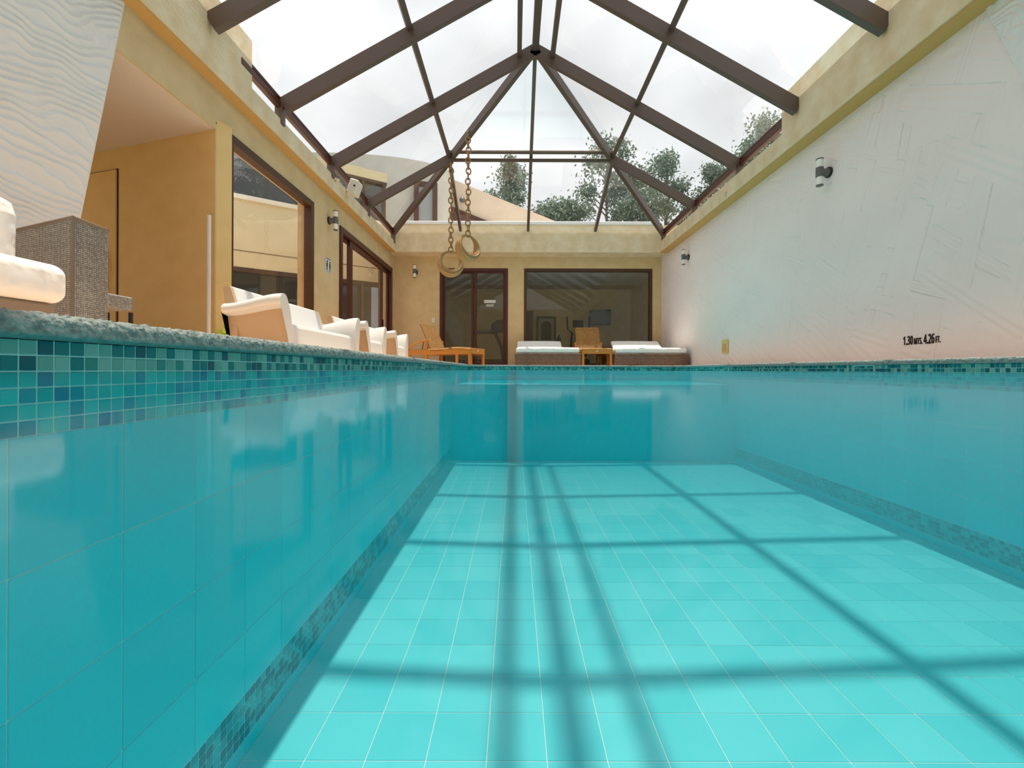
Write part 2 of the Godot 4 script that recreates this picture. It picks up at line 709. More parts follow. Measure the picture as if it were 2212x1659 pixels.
func roof() -> void:
	var o := thing("glass_roof", "glazed hip roof on brown steel rafters over the pool", "roof")
	var mains := [7.3, 5.72, 4.36, 2.82, 1.30, -0.2, -1.6, -2.9]
	var pl := -1.41
	var pr := 2.06
	var pd := 9.1
	var hp := roof_h(pl)
	var nl := (Vector3.UP * (RX - EXL) + Vector3.LEFT * (HR - HE)).normalized()
	var nr := (Vector3.UP * (EXR - RX) + Vector3.RIGHT * (HR - HE)).normalized()
	for d in mains:
		for s in 2:
			var m := MB.new()
			var nn: Vector3 = nl if s == 0 else nr
			var a := E(RX, HR, d) - nn * 0.10
			var z := E(EXL if s == 0 else EXR, HE, d) - nn * 0.10
			m.bar(a, z, 0.075, 0.20, nn, 0.004)
			m.bar(a + nn * 0.104, z + nn * 0.104, 0.045, 0.012, nn)
			put("rafter", m, M.steel, o)
	# jack rafters
	for s in 2:
		var m := MB.new()
		var nn: Vector3 = nl if s == 0 else nr
		m.bar(E(pl if s == 0 else pr, hp, pd) - nn * 0.09, E(EXL if s == 0 else EXR, HE, pd) - nn * 0.09, 0.07, 0.18, nn, 0.004)
		put("rafter", m, M.steel, o)
	# hips
	for x in [EXL, EXR]:
		var m := MB.new()
		m.bar(E(RX, HR - 0.07, DA), E(x, HE - 0.07, DE), 0.085, 0.16, Vector3.UP, 0.004)
		put("hip_beam", m, M.steel, o)
	# ridge and its two companions
	var rm := MB.new()
	rm.bar(E(RX, HR - 0.06, DA + 0.05), E(RX, HR - 0.06, DN), 0.11, 0.18, Vector3.UP, 0.004)
	put("ridge_beam", rm, M.steel, o)
	for x in [RX - 0.27, RX + 0.29]:
		var m := MB.new()
		m.bar(E(x, roof_h(x) - 0.05, DA), E(x, roof_h(x) - 0.05, DN), 0.075, 0.11, Vector3.UP, 0.004)
		put("purlin", m, M.steel, o)
	# mid purlins, and the pair across the hip end
	for x in [pl, pr]:
		var m := MB.new()
		m.bar(E(x, hp - 0.03, pd), E(x, hp - 0.03, DN), 0.075, 0.09, nl if x < 0 else nr, 0.004)
		put("purlin", m, M.steel, o)
	for k in 2:
		var m := MB.new()
		m.bar(E(pl, hp + 0.035 - k * 0.14, pd - 0.03 + k * 0.06), E(pr, hp + 0.035 - k * 0.14, pd - 0.03 + k * 0.06), 0.05, 0.06, Vector3.UP, 0.004)
		put("purlin", m, M.steel, o)
	# rafters of the hip end
	for x in [pl, RX, pr]:
		var m := MB.new()
		var a := E(x, HR - 0.05, DA) if x == RX else E(x, hp - 0.05, pd)
		var z := E(x, HE + 0.02, DE + 0.04)
		m.bar(a, z, 0.065, 0.11, Vector3.UP, 0.004)
		put("rafter", m, M.steel, o)
	# eave beams and posts
	for s in 2:
		var x := EXL if s == 0 else EXR
		var far := 5.06 if s == 0 else 6.05
		var m := MB.new()
		m.bar(E(x, HE - 0.09, far - 0.2), E(x, HE - 0.09, DE), 0.07, 0.08, Vector3.UP, 0.004)
		m.bar(E(x, HE + 0.0, far - 0.2), E(x, HE + 0.0, DE), 0.05, 0.035, Vector3.UP, 0.004)
		put("eave_beam", m, M.frame, o)
		for d in [5.72, 7.3, 9.1, DE - 0.02]:
			if d < far:
				continue
			var p := MB.new()
			p.bx(E(x - 0.05, 3.24, d - 0.045), E(x + 0.05, HE - 0.02, d + 0.045), 0.004)
			p.bx(E(x - 0.16 if s == 0 else x + 0.05, 3.33, d - 0.03), E(x - 0.05 if s == 0 else x + 0.16, 3.40, d + 0.03), 0.003)
			put("post", p, M.steel, o)
			var gp := MB.new()
	# glazed gable at the near end
	glass_pane(o, [E(EXL, 3.85, DN), E(EXR, 3.85, DN), E(RX, HR, DN)])
	# glass: slopes
	var xs_l := [EXL - 0.1, pl, RX - 0.27, RX]
	var xs_r := [RX, RX + 0.29, pr, EXR + 0.1]
	var ds := [DA, 5.72, 4.36, 2.82, 1.30, -0.2, -1.6, -2.9, DN]
	for i in ds.size() - 1:
		for xs in [xs_l, xs_r]:
			for k in 3:
				glass_pane(o, [E(xs[k], roof_h(xs[k]), ds[i]), E(xs[k + 1], roof_h(xs[k + 1]), ds[i]), E(xs[k + 1], roof_h(xs[k + 1]), ds[i + 1]), E(xs[k], roof_h(xs[k]), ds[i + 1])])
	for s in 2:
		var x := EXL if s == 0 else EXR
		var p := pl if s == 0 else pr
		glass_pane(o, [E(RX, HR, DA), E(p, hp, DA), E(p, hp, pd)])
		glass_pane(o, [E(p, hp, DA), E(x, HE, DA), E(x, HE, pd), E(p, hp, pd)])
		glass_pane(o, [E(p, hp, pd), E(x, HE, pd), E(x, HE, DE)])
		glass_pane(o, [E(RX, HR, DA), E(p, hp, pd), E(RX, hp, pd)])
		glass_pane(o, [E(RX, hp, pd), E(p, hp, pd), E(p, HE, DE), E(RX, HE, DE)])
		glass_pane(o, [E(p, hp, pd), E(x, HE, DE), E(p, HE, DE)])
		# upright strip between the ring beam and the eave
		var dd := [5.06 if s == 0 else 6.05, 7.3, 9.1, DE]
		for k in 3:
			glass_pane(o, [E(x, 3.3, dd[k]), E(x, HE - 0.1, dd[k]), E(x, HE - 0.1, dd[k + 1]), E(x, 3.3, dd[k + 1])])


func glass_pane(o: Node3D, ps: Array) -> void:
	var m := MB.new()
	m.poly(ps)
	put("glass_pane", m, M.roof_glass, o)


# ---------------------------------------------------------------- pool
func pool() -> void:
	var p := thing("swimming_pool", "tiled turquoise swimming pool sunk in the deck", "pool")
	var fy := EY - 1.45
	var grout := mat(rgb(206, 232, 230), 0.6)
	var b := MB.new()
	b.bx(D(-1.30, fy - 0.25, -3.3), D(-1.0015, -0.046, 9.6))           # left
	b.bx(D(3.5015, fy - 0.25, -3.3), D(3.80, -0.046, 9.6))             # right
	b.bx(D(-1.0015, fy - 0.25, 9.304), D(3.5015, -0.046, 9.6))          # far
	b.bx(D(-1.0015, fy - 0.25, -3.3), D(3.5015, -0.046, -3.004))        # near
	b.bx(D(-1.0015, fy - 0.25, -3.004), D(3.5015, fy - 0.0015, 9.304))   # bottom
	put("basin", b, grout, p)
	var bench := MB.new()
	bench.bx(D(-1.0, fy, 6.85), D(3.5, EY - 0.22, 9.304), 0.01)  # added block under water, cuts the sunlit patch short on the floor
	put("added_bench", bench, tile_mat(rgb(0, 212, 228)), p)

	# mosaic: two rows above the water, four below
	var t := 0.0334
	var mosaic := [tile_mat(rgb(128, 178, 170)), tile_mat(rgb(152, 192, 184)), tile_mat(rgb(0, 132, 138)), tile_mat(rgb(0, 104, 116)), tile_mat(rgb(64, 150, 146))]
	mosaic.append_array([tile_mat(rgb(0, 176, 180)), tile_mat(rgb(40, 196, 196)), tile_mat(rgb(0, 140, 168)), tile_mat(rgb(0, 108, 156))])
	var pick := [0, 0, 1, 1, 4, 2, 2, 3, 3, 2]
	var wet := [5, 5, 6, 6, 5, 6, 7, 8, 5, 7]
	var tm := MB.new()
	tm.box(Vector3.ZERO, Vector3(0.005, 0.0298, 0.0298), Basis.IDENTITY, 0.0012)
	var tile := tm.mesh()
	var rest := MB.new()
	var cols := []
	for m in mosaic:
		cols.append(m.albedo_color.srgb_to_linear())
	rng.seed = 5
	var row_y := []
	for k in 6:
		row_y.append(-0.0445 - t * (k + 0.5))
	for i in range(int(0.4 / t), int(9.3 / t)):
		var d := (i + 0.5) * t
		for k in 6:
			var kind: int = (pick if k < 2 else wet)[rng.randi() % 10]
			if d < 2.05:
				if d > 0.72:
					var q := put("mosaic_tile", tile, mosaic[kind], p)
					q.position = D(-1.002, row_y[k], d)
			else:
				rest.col = cols[kind]
				slab(rest, D(-1.0, row_y[k], d), Vector3.RIGHT, Vector3.BACK, 0.0149, 0.0149)
	for i in range(int(2.6 / t), int(9.3 / t)):
		var d := (i + 0.5) * t
		for k in 6:
			var kind: int = (pick if k < 2 else wet)[rng.randi() % 10]
			if k < 2 and d < 3.75:
				var q := put("mosaic_tile", tile, mosaic[kind], p)
				q.position = D(3.502, row_y[k], d)
			else:
				rest.col = cols[kind]
				slab(rest, D(3.5, row_y[k], d), Vector3.LEFT, Vector3.BACK, 0.0149, 0.0149)
	for i in int(4.5 / t):
		var x := -1.0 + (i + 0.5) * t
		for k in 5:
			rest.col = cols[(pick if k < 2 else wet)[rng.randi() % 10]]
			slab(rest, D(x, row_y[k], 9.3), Vector3.BACK, Vector3.RIGHT, 0.0149, 0.0149)
	# marker strips low on the side walls
	var deep := [tile_mat(rgb(20, 172, 180)), tile_mat(rgb(0, 84, 108)), tile_mat(rgb(10, 140, 152))]
	for side in 2:
		for i in range(int(1.1 / t), int(6.85 / t)):
			var d := (i + 0.5) * t
			for k in 5:
				var y := EY - 1.213 - t * (k + 0.5)
				var kind := 1 if rng.randf() < 0.42 else (0 if rng.randf() < 0.6 else 2)
				if side == 0 and d < 2.6:
					var q := put("marker_tile", tile, deep[kind], p)
					q.position = D(-1.002, y, d)
				else:
					rest.col = deep[kind].albedo_color.srgb_to_linear()
					slab(rest, D(-1.0 if side == 0 else 3.5, y, d), Vector3.RIGHT if side == 0 else Vector3.LEFT, Vector3.BACK, 0.0149, 0.0149)
	var vm := tile_mat(Color.WHITE)
	vm.vertex_color_use_as_albedo = true
	tag(put("mosaic_band", rest, vm, p), "far stretches of the small mosaic tiles", "", "", "stuff")

	# large wall tiles
	var big := [tile_mat(rgb(0, 212, 228)), tile_mat(rgb(0, 207, 224)), tile_mat(rgb(0, 216, 231))]
	var far := MB.new()
	var heights := [[0.139, 0.419], [0.419, 0.699], [0.699, 0.979], [0.979, 1.211], [1.382, 1.448]]
	var meshes := []
	for h in heights:
		var m := MB.new()
		m.box(Vector3.ZERO, Vector3(0.008, h[1] - h[0] - 0.003, 0.247), Basis.IDENTITY, 0.0012)
		meshes.append(m.mesh())
	for side in 2:
		for i in range(-12, 40):
			var d := 0.10 + (i + 0.5) * 0.25
			if d > 9.25:
				continue
			for k in 5:
				var y: float = EY - (heights[k][0] + heights[k][1]) / 2.0
				var x := -1.003 if side == 0 else 3.503
				if d > (0.3 if side == 0 else 2.3) and d < (4.9 if side == 0 else 6.85):
					var q := put("wall_tile", meshes[k], big[rng.randi() % 3], p)
					q.position = D(x, y, d)
				else:
					far.box(D(x, y, d), Vector3(0.008, heights[k][1] - heights[k][0] - 0.003, 0.247))
	# floor tiles
	var fl := [tile_mat(rgb(96, 210, 218)), tile_mat(rgb(91, 206, 215)), tile_mat(rgb(102, 214, 221))]
	var fm := MB.new()
	fm.box(Vector3.ZERO, Vector3(0.2215, 0.008, 0.2215), Basis.IDENTITY, 0.0012)
	var ftile := fm.mesh()
	var count := 0
	for j in range(-13, 31):
		for i in 20:
			var x := -1.0 + (i + 0.5) * 0.225
			var d := 0.02 + (j + 0.5) * 0.225
			if d > 6.84:
				continue
			var px := 1112.0 + FOCAL * x / maxf(d, 0.01)
			var at := D(x, fy - 0.003, d)
			if d > 1.25 and d < 5.3 and px > -60 and px < 2290 and count < 300:
				var q := put("floor_tile", ftile, fl[rng.randi() % 3], p)
				q.position = at
				count += 1
			else:
				far.box(at, Vector3(0.2215, 0.008, 0.2215))
	tag(put("tiling", far, fl[0], p), "the farther pool tiles", "", "", "stuff")

	# skimmer mouths
	var sk := MB.new()
	for e in [[0.0, 0.055, 0.12, 0.012], [0.0, -0.012, 0.12, 0.010]]:
		sk.box(D(-0.996, WATER + 0.03 + e[1] * 0.6, 4.66), Vector3(0.012, e[3], e[2]), Basis.IDENTITY, 0.002)
	for z in [-0.055, 0.055]:
		sk.box(D(-0.996, WATER + 0.042, 4.66 + z), Vector3(0.012, 0.04, 0.012), Basis.IDENTITY, 0.002)
	put("skimmer_frame", sk, M.white, p)
	var sr := MB.new()
	sr.box(D(3.495, WATER + 0.062, 4.31), Vector3(0.012, 0.008, 0.26), Basis.IDENTITY, 0.002)
	for z in [-0.126, 0.126]:
		sr.box(D(3.495, WATER + 0.034, 4.31 + z), Vector3(0.012, 0.05, 0.008), Basis.IDENTITY, 0.002)
	put("skimmer_frame", sr, M.white, p)

	coping()

	# water
	var w := thing("pool_water", "still clear turquoise water filling the pool", "water")
	var ws := MB.new()
	ws.poly([D(-1.0, WATER, -3.0), D(3.5, WATER, -3.0), D(3.5, WATER, 9.3), D(-1.0, WATER, 9.3)], Vector3.UP)
	var wm := pane(Color(0.1, 0.75, 0.78), 0.0, 0.265, 0.07)
	put("water_surface", ws, wm, w)
	var fog := FogVolume.new()
	fog.name = "water_body"
	w.add_child(fog)
	fog.size = Vector3(4.56, 1.44, 12.36)
	fog.position = Vector3(1.25, WATER - 0.002 - 0.72, -3.15)
	var fmat := FogMaterial.new()
	fmat.albedo = Color(0.0, 0.86, 0.98)
	fmat.density = 0.19
	fog.material = fmat


func tile_mat(c: Color) -> StandardMaterial3D:
	return mat(c, 0.25, 0.0, 0.4)


# a thin raised slab on a wall: centre, outward, along, half sizes
func slab(m: MB, ctr: Vector3, out: Vector3, along: Vector3, ha: float, hb: float) -> void:
	var up := out.cross(along).normalized()
	var a := [ctr - along * ha - up * hb, ctr + along * ha - up * hb, ctr + along * ha + up * hb, ctr - along * ha + up * hb]
	var q := []
	for p in a:
		q.append(p + out * 0.001)
	m.poly(q, out)
	for k in 4:
		var e: Vector3 = (a[k] + a[(k + 1) % 4]) / 2.0 - ctr
		m.poly([a[k] - out * 0.004, a[(k + 1) % 4] - out * 0.004, q[(k + 1) % 4], q[k]], e.normalized())


func coping() -> void:
	var stone := mat(Color.WHITE, 0.9, 0.0, 0.3)
	stone.albedo_texture = noise_tex(0.03, 5, 31, 512, [rgb(92, 106, 105), rgb(172, 178, 175)])
	stone.uv1_triplanar = true
	stone.uv1_world_triplanar = true
	stone.uv1_scale = Vector3.ONE * 2.2
	stone.heightmap_enabled = true
	stone.heightmap_texture = noise_tex(0.06, 4, 33, 512)
	stone.heightmap_scale = 0.4
	var f := FastNoiseLite.new()
	f.seed = 8
	f.frequency = 1.0
	f.fractal_octaves = 3
	# section: underside, rounded nose, top; x inwards over the water
	var prof := []
	for k in 4:
		prof.append([lerpf(-0.03, 0.112, k / 3.0), -0.0445, 0.0])
	for k in 4:
		prof.append([0.117, lerpf(-0.0415, -0.021, k / 3.0), 0.0006])
	for k in range(1, 10):
		var a := PI / 2 * k / 9.0
		prof.append([0.099 + 0.018 * cos(a), -0.018 + 0.018 * sin(a), lerpf(0.0015, 0.0066, k / 9.0)])
	for k in range(1, 12):
		prof.append([lerpf(0.099, -0.20, pow(k / 11.0, 1.5)), 0.0, 0.0066])
	prof.append([-0.22, -0.03, 0.0])
	for side in 3:
		var rows := []
		var ds := []
		if side == 0:
			var d := -3.0
			while d < 9.3:
				ds.append(d)
				d += 0.05 if d < 0.5 else (0.0045 if d < 2.4 else 0.009 if d < 4.5 else 0.03)
			ds.append(9.3)
		elif side == 1:
			var d := -3.0
			while d < 9.3:
				ds.append(d)
				d += 0.03
			ds.append(9.3)
		else:
			var x := -1.1
			while x < 3.6:
				ds.append(x)
				x += 0.03
			ds.append(3.6)
		for s in ds:
			var row := []
			for e in prof:
				var x: float = e[0]
				var y: float = e[1]
				var bump: float = e[2] * (f.get_noise_3d(s * 75.0, x * 90.0, y * 90.0 + side * 9.0) * 1.3 + 0.9 * f.get_noise_3d(s * 190.0, x * 210.0, y * 210.0) - 0.2)
				var nx: float = 1.0 if x >= 0.10 else 0.0
				var q := Vector2(x, y) + Vector2(nx * 0.6, 0.8 if y > -0.03 else -0.3) * bump
				if side == 0:
					row.append(D(-1.0 + q.x, q.y, s))
				elif side == 1:
					row.append(D(3.5 - q.x * 0.8, q.y, s))
				else:
					row.append(D(s, q.y, 9.3 - q.x))
			rows.append(row)
		var m := MB.new()
		m.grid(rows, Vector3.RIGHT if side == 0 else Vector3.LEFT if side == 1 else Vector3.BACK)
		# solid back so that the rim has thickness
		var o := put("pool_coping", m, stone)
		tag(o, ["rough grey stone rim of the pool on the left, below the sofas", "grey stone rim of the pool along the white wall", "thin grey stone rim across the far end of the pool"][side], "coping")


# ---------------------------------------------------------------- openings on the left
# a rectangular frame of four bars in a plane; returns nothing, adds to m
func frame_rect(m: MB, a: Vector3, along: Vector3, w: float, h: float, t: float, depth: float, out: Vector3, foot := true) -> void:
	var b := Basis(along, Vector3.UP, out)
	m.box(a + along * t / 2 + Vector3.UP * h / 2, Vector3(t, h, depth), b, 0.004)
	m.box(a + along * (w - t / 2) + Vector3.UP * h / 2, Vector3(t, h, depth), b, 0.004)
	m.box(a + along * w / 2 + Vector3.UP * (h - t / 2), Vector3(w - 2 * t, t, depth), b, 0.004)
	if foot:
		m.box(a + along * w / 2 + Vector3.UP * t / 2, Vector3(w - 2 * t, t, depth), b, 0.004)


func left_openings() -> void:
	# big fixed window
	var o := shell("window_1", "tall fixed window with a dark brown frame behind the white sofa")
	var m := MB.new()
	frame_rect(m, D(XL - 0.04, 0.0, 4.84), Vector3(0, 0, -1), 2.08, 2.575, 0.10, 0.12, Vector3.RIGHT)
	put("window_frame", m, M.frame_dark, o)
	var g := MB.new()
	g.poly([D(XL - 0.06, 0.1, 4.94), D(XL - 0.06, 0.1, 6.82), D(XL - 0.06, 2.475, 6.82), D(XL - 0.06, 2.475, 4.94)], Vector3.RIGHT)
	put("pane", g, M.glass, o)

	# sliding door further on
	var s := shell("door_2", "sliding glass door with reddish brown frames on the left wall")
	var f := MB.new()
	frame_rect(f, D(XL - 0.04, 0.0, 7.95), Vector3(0, 0, -1), 3.37, 2.555, 0.11, 0.14, Vector3.RIGHT)
	put("door_frame", f, M.frame, s)
	var spans := [[8.06, 8.62, 0], [8.50, 10.62, 1], [10.5, 11.21, 0]]
	for k in 3:
		var leaf := MB.new()
		var x: float = XL - 0.07 + 0.045 * spans[k][2]
		var wd: float = spans[k][1] - spans[k][0]
		frame_rect(leaf, D(x, 0.06, spans[k][0]), Vector3(0, 0, -1), wd, 2.39, 0.13 if k == 1 else 0.09, 0.04, Vector3.RIGHT)
		var lf := put("door_leaf", leaf, M.frame, s)
		var gl := MB.new()
		gl.poly([D(x, 0.15, spans[k][0] + 0.08), D(x, 0.15, spans[k][1] - 0.08), D(x, 2.37, spans[k][1] - 0.08), D(x, 2.37, spans[k][0] + 0.08)], Vector3.RIGHT)
		put("pane", gl, M.glass, lf)
		if k == 1:
			var hd := MB.new()
			hd.box(D(x + 0.035, 1.02, 10.56), Vector3(0.03, 0.2, 0.025), Basis.IDENTITY, 0.005)
			put("handle", hd, M.black, lf)

	# flush door in the recess
	var t := recess_frame()
	var dr := shell("door_1", "flush ochre door in the recess with a curved steel handle")
	var lm := MB.new()
	lm.box(t * Vector3(1.93, 1.12, 0.008), Vector3(0.86, 2.24, 0.03), t.basis, 0.004)
	put("door_leaf", lm, M.recess, dr)
	var gap := MB.new()
	gap.box(t * Vector3(1.492, 1.125, 0.003), Vector3(0.009, 2.25, 0.012), t.basis)
	gap.box(t * Vector3(1.93, 2.247, 0.003), Vector3(0.88, 0.012, 0.012), t.basis)
	put("door_gap", gap, M.black, dr)
	var hp := []
	for k in 25:
		var a := k / 24.0
		hp.append(t * Vector3(1.66 + 0.035 * sin(a * TAU), 0.55 + 0.75 * a, 0.075))
	var hm := MB.new()
	hm.tube(hp, 0.014, 10)
	for a in [0.2, 0.8]:
		hm.tube([t * Vector3(1.66 + 0.035 * sin(a * TAU), 0.55 + 0.75 * a, 0.01), t * Vector3(1.66 + 0.035 * sin(a * TAU), 0.55 + 0.75 * a, 0.075)], 0.009, 8)
	put("handle", hm, M.chrome, dr)


# ---------------------------------------------------------------- openings at the far end
func far_openings() -> void:
	var o := shell("door_3", "two-leaf glass door with dark red frames in the far wall")
	var m := MB.new()
	frame_rect(m, D(-2.03, 0, DF + 0.06), Vector3.RIGHT, 1.84, 2.63, 0.085, 0.14, Vector3.BACK)
	put("door_frame", m, M.frame, o)
	for k in 2:
		var leaf := MB.new()
		var x := -1.95 + 0.86 * k
		frame_rect(leaf, D(x, 0.03, DF + 0.08 - 0.04 * k), Vector3.RIGHT, 0.83, 2.53, 0.06, 0.04, Vector3.BACK)
		var lf := put("door_leaf", leaf, M.frame, o)
		var g := MB.new()
		var z := DF + 0.08 - 0.04 * k
		g.poly([D(x + 0.05, 0.08, z), D(x + 0.78, 0.08, z), D(x + 0.78, 2.52, z), D(x + 0.05, 2.52, z)], Vector3.BACK)
		put("pane", g, M.glass, lf)
	# stickers on the right leaf
	var st := MB.new()
	st.box(D(-0.68, 1.74, DF + 0.03), Vector3(0.31, 0.085, 0.003))
	put("sticker", st, mat(rgb(206, 204, 200), 0.6), o)
	var s2 := MB.new()
	s2.box(D(-0.68, 1.635, DF + 0.03), Vector3(0.2, 0.05, 0.003))
	var sp := put("sticker", s2, M.white, o)
	var ink := MB.new()
	for k in 6:
		ink.box(D(-0.755 + k * 0.03, 1.635, DF + 0.0275), Vector3(0.02, 0.022, 0.002))
	put("print", ink, M.black, sp)

	var w := shell("window_2", "wide three-pane window with a dark brown frame in the far wall")
	var wm := MB.new()
	frame_rect(wm, D(0.24, 0, DF + 0.06), Vector3.RIGHT, 3.46, 2.63, 0.075, 0.14, Vector3.BACK)
	put("window_frame", wm, M.frame_dark, w)
	for k in 3:
		var g := MB.new()
		var x0 := 0.30 + 1.113 * k
		g.poly([D(x0, 0.06, DF + 0.07), D(x0 + 1.109, 0.06, DF + 0.07), D(x0 + 1.109, 2.57, DF + 0.07), D(x0, 2.57, DF + 0.07)], Vector3.BACK)
		put("pane", g, M.glass, w)


# ---------------------------------------------------------------- gym behind the glass
func gym() -> void:
	var wl := plaster(rgb(226, 210, 166), rgb(236, 220, 178), 0.6, 0.1, 14)
	var g := MB.new()
	g.bx(D(-3.4, 0, 16.0), D(4.5, 3.0, 16.2))
	g.bx(D(-3.4, 0, DF + 0.2), D(-3.2, 3.0, 16.0))
	g.bx(D(4.3, 0, DF + 0.2), D(4.5, 3.0, 16.0))
	structure("wall_gym", g, wl, "dim yellow walls of the gym behind the glass")
	var c := MB.new()
	c.bx(D(-3.4, 2.9, DF + 0.2), D(4.5, 3.05, 16.2))
	structure("ceiling_gym", c, mat(rgb(236, 234, 230), 0.9))
	var fl := MB.new()
	fl.bx(D(-3.2, 0.0, DF + 0.22), D(4.3, 0.012, 16.0))
	structure("floor_gym", fl, mat(rgb(34, 66, 66), 0.8))

	# treadmill seen through the door
	var t := thing("treadmill", "black treadmill behind the far glass door", "treadmill", D(-0.75, 0.012, 13.2))
	var b := MB.new()
	b.box(Vector3(-0.25, 0.11, 0), Vector3(1.5, 0.16, 0.75), Basis.IDENTITY, 0.03)
	put("deck", b, M.black, t)
	var belt := MB.new()
	belt.box(Vector3(-0.28, 0.195, 0), Vector3(1.3, 0.012, 0.5), Basis.IDENTITY, 0.004)
	put("belt", belt, mat(rgb(50, 52, 52), 0.9), t)
	for z in [-0.34, 0.34]:
		var u := MB.new()
		u.tube([Vector3(0.42, 0.15, z), Vector3(0.36, 0.55, z), Vector3(0.16, 0.98, z), Vector3(0.14, 1.06, z)], [0.06, 0.055, 0.05, 0.045], 10)
		put("upright", u, M.black, t)
		var h := MB.new()
		h.tube([Vector3(0.16, 1.04, z), Vector3(-0.2, 1.05, z), Vector3(-0.55, 1.04, z)], 0.035, 8)
		put("handrail", h, M.grey_metal, t)
	var cons := MB.new()
	cons.prism(PackedVector2Array([Vector2(0.02, 1.04), Vector2(0.62, 1.06), Vector2(0.68, 1.28), Vector2(0.5, 1.38), Vector2(0.2, 1.36), Vector2(0.06, 1.24)]), -0.4, 0.4)
	put("console", cons, M.black, t)

	# cross trainer seen through the window
	var e := thing("cross_trainer", "black cross trainer with two long handles behind the window", "cross trainer", D(2.0, 0.012, 13.6))
	var eb := MB.new()
	eb.box(Vector3(0, 0.12, 0), Vector3(0.5, 0.2, 1.3), Basis.IDENTITY, 0.04)
	eb.lathe(Vector3(0, 0.4, -0.4), [Vector2(0, -0.09), Vector2(0.3, -0.09), Vector2(0.33, 0), Vector2(0.3, 0.09), Vector2(0, 0.09)], 20, Basis(Vector3.UP, Vector3.RIGHT, Vector3.FORWARD))
	put("base", eb, M.black, e)
	for x in [-0.24, 0.2]:
		var hb := MB.new()
		hb.tube([Vector3(x, 0.3, 0.2), Vector3(x * 1.05, 0.8, 0.25), Vector3(x * 0.9, 1.02, 0.22), Vector3(x * 1.5, 1.15, 0.2), Vector3(x * 1.55, 1.55, 0.15)], 0.028, 8)
		put("handle", hb, M.black, e)
	var em := MB.new()
	em.tube([Vector3(0, 0.3, -0.2), Vector3(0, 1.3, -0.1)], 0.04, 8)
	em.box(Vector3(0, 1.35, -0.06), Vector3(0.34, 0.26, 0.06), Basis(Vector3.RIGHT, -0.4), 0.02)
	put("console", em, M.dark_metal, e)

	# bike whose dark seat and bar stand before the picture
	var k := thing("exercise_bike", "dark exercise bike standing before the framed picture", "exercise bike", D(1.15, 0.012, 14.6))
	var kb := MB.new()
	kb.prism(PackedVector2Array([Vector2(-0.5, 0.05), Vector2(0.5, 0.05), Vector2(0.3, 0.3), Vector2(0.42, 0.95), Vector2(0.3, 1.0), Vector2(0.1, 0.5), Vector2(-0.25, 0.45), Vector2(-0.3, 0.78), Vector2(-0.4, 0.78)]), -0.09, 0.09)
	put("body", kb, M.black, k)
	var ks := MB.new()
	ks.box(Vector3(-0.34, 0.82, 0), Vector3(0.3, 0.08, 0.24), Basis.IDENTITY, 0.03)
	put("seat", ks, M.black, k)
	var kh := MB.new()
	kh.tube([Vector3(0.34, 1.0, -0.24), Vector3(0.36, 1.08, 0), Vector3(0.34, 1.0, 0.24)], 0.02, 8)
	put("handlebar", kh, M.grey_metal, k)

	# framed picture
	var pf := thing("picture", "dark framed picture with an arched grey motif on the gym wall", "picture", D(1.16, 1.36, 15.99))
	var pm := MB.new()
	frame_rect(pm, Vector3(-0.36, -0.52, 0.02), Vector3.RIGHT, 0.72, 1.04, 0.07, 0.05, Vector3.BACK)
	put("frame", pm, M.black, pf)
	var mt := MB.new()
	mt.box(Vector3(0, 0, 0.008), Vector3(0.6, 0.92, 0.01))
	put("mat", mt, mat(rgb(176, 172, 158), 0.8), pf)
	var ar := PackedVector2Array([Vector2(-0.19, -0.36), Vector2(0.19, -0.36)])
	for i in 13:
		var a := PI * i / 12.0
		ar.append(Vector2(0.19 * cos(a), 0.16 + 0.19 * sin(a)))
	var am := MB.new()
	am.prism(ar, 0.013, 0.018)
	put("image", am, mat(rgb(70, 70, 66), 0.8), pf)

	# television on a wall arm
	var tv := thing("television", "black flat television on a wall arm in the gym", "television", D(2.95, 1.72, 14.9), deg_to_rad(-8))
	var tb := MB.new()
	tb.box(Vector3.ZERO, Vector3(0.72, 0.52, 0.06), Basis.IDENTITY, 0.012)
	put("casing", tb, M.black, tv)
	var ts := MB.new()
	ts.box(Vector3(0, 0.01, 0.031), Vector3(0.66, 0.46, 0.004))
	put("screen", ts, mat(rgb(44, 50, 58), 0.15), tv)
	var ta := MB.new()
	ta.tube([Vector3(0, 0, -0.03), Vector3(0.1, 0, -0.6), Vector3(0.2, 0, -1.06)], 0.03, 8)
	put("bracket", ta, M.dark_metal, tv)

	# tall dark cabinet at the left of the window
	var cb := thing("cabinet", "tall dark red cabinet inside the gym, left of the picture", "cabinet", D(0.42, 0.012, 15.4))
	var cm := MB.new()
	cm.box(Vector3(0, 0.98, 0), Vector3(0.42, 1.96, 0.5), Basis.IDENTITY, 0.01)
	put("body", cm, M.frame, cb)
	var cd := MB.new()
	cd.box(Vector3(0, 0.98, 0.256), Vector3(0.38, 1.88, 0.016), Basis.IDENTITY, 0.004)
	put("door", cd, M.frame, cb)


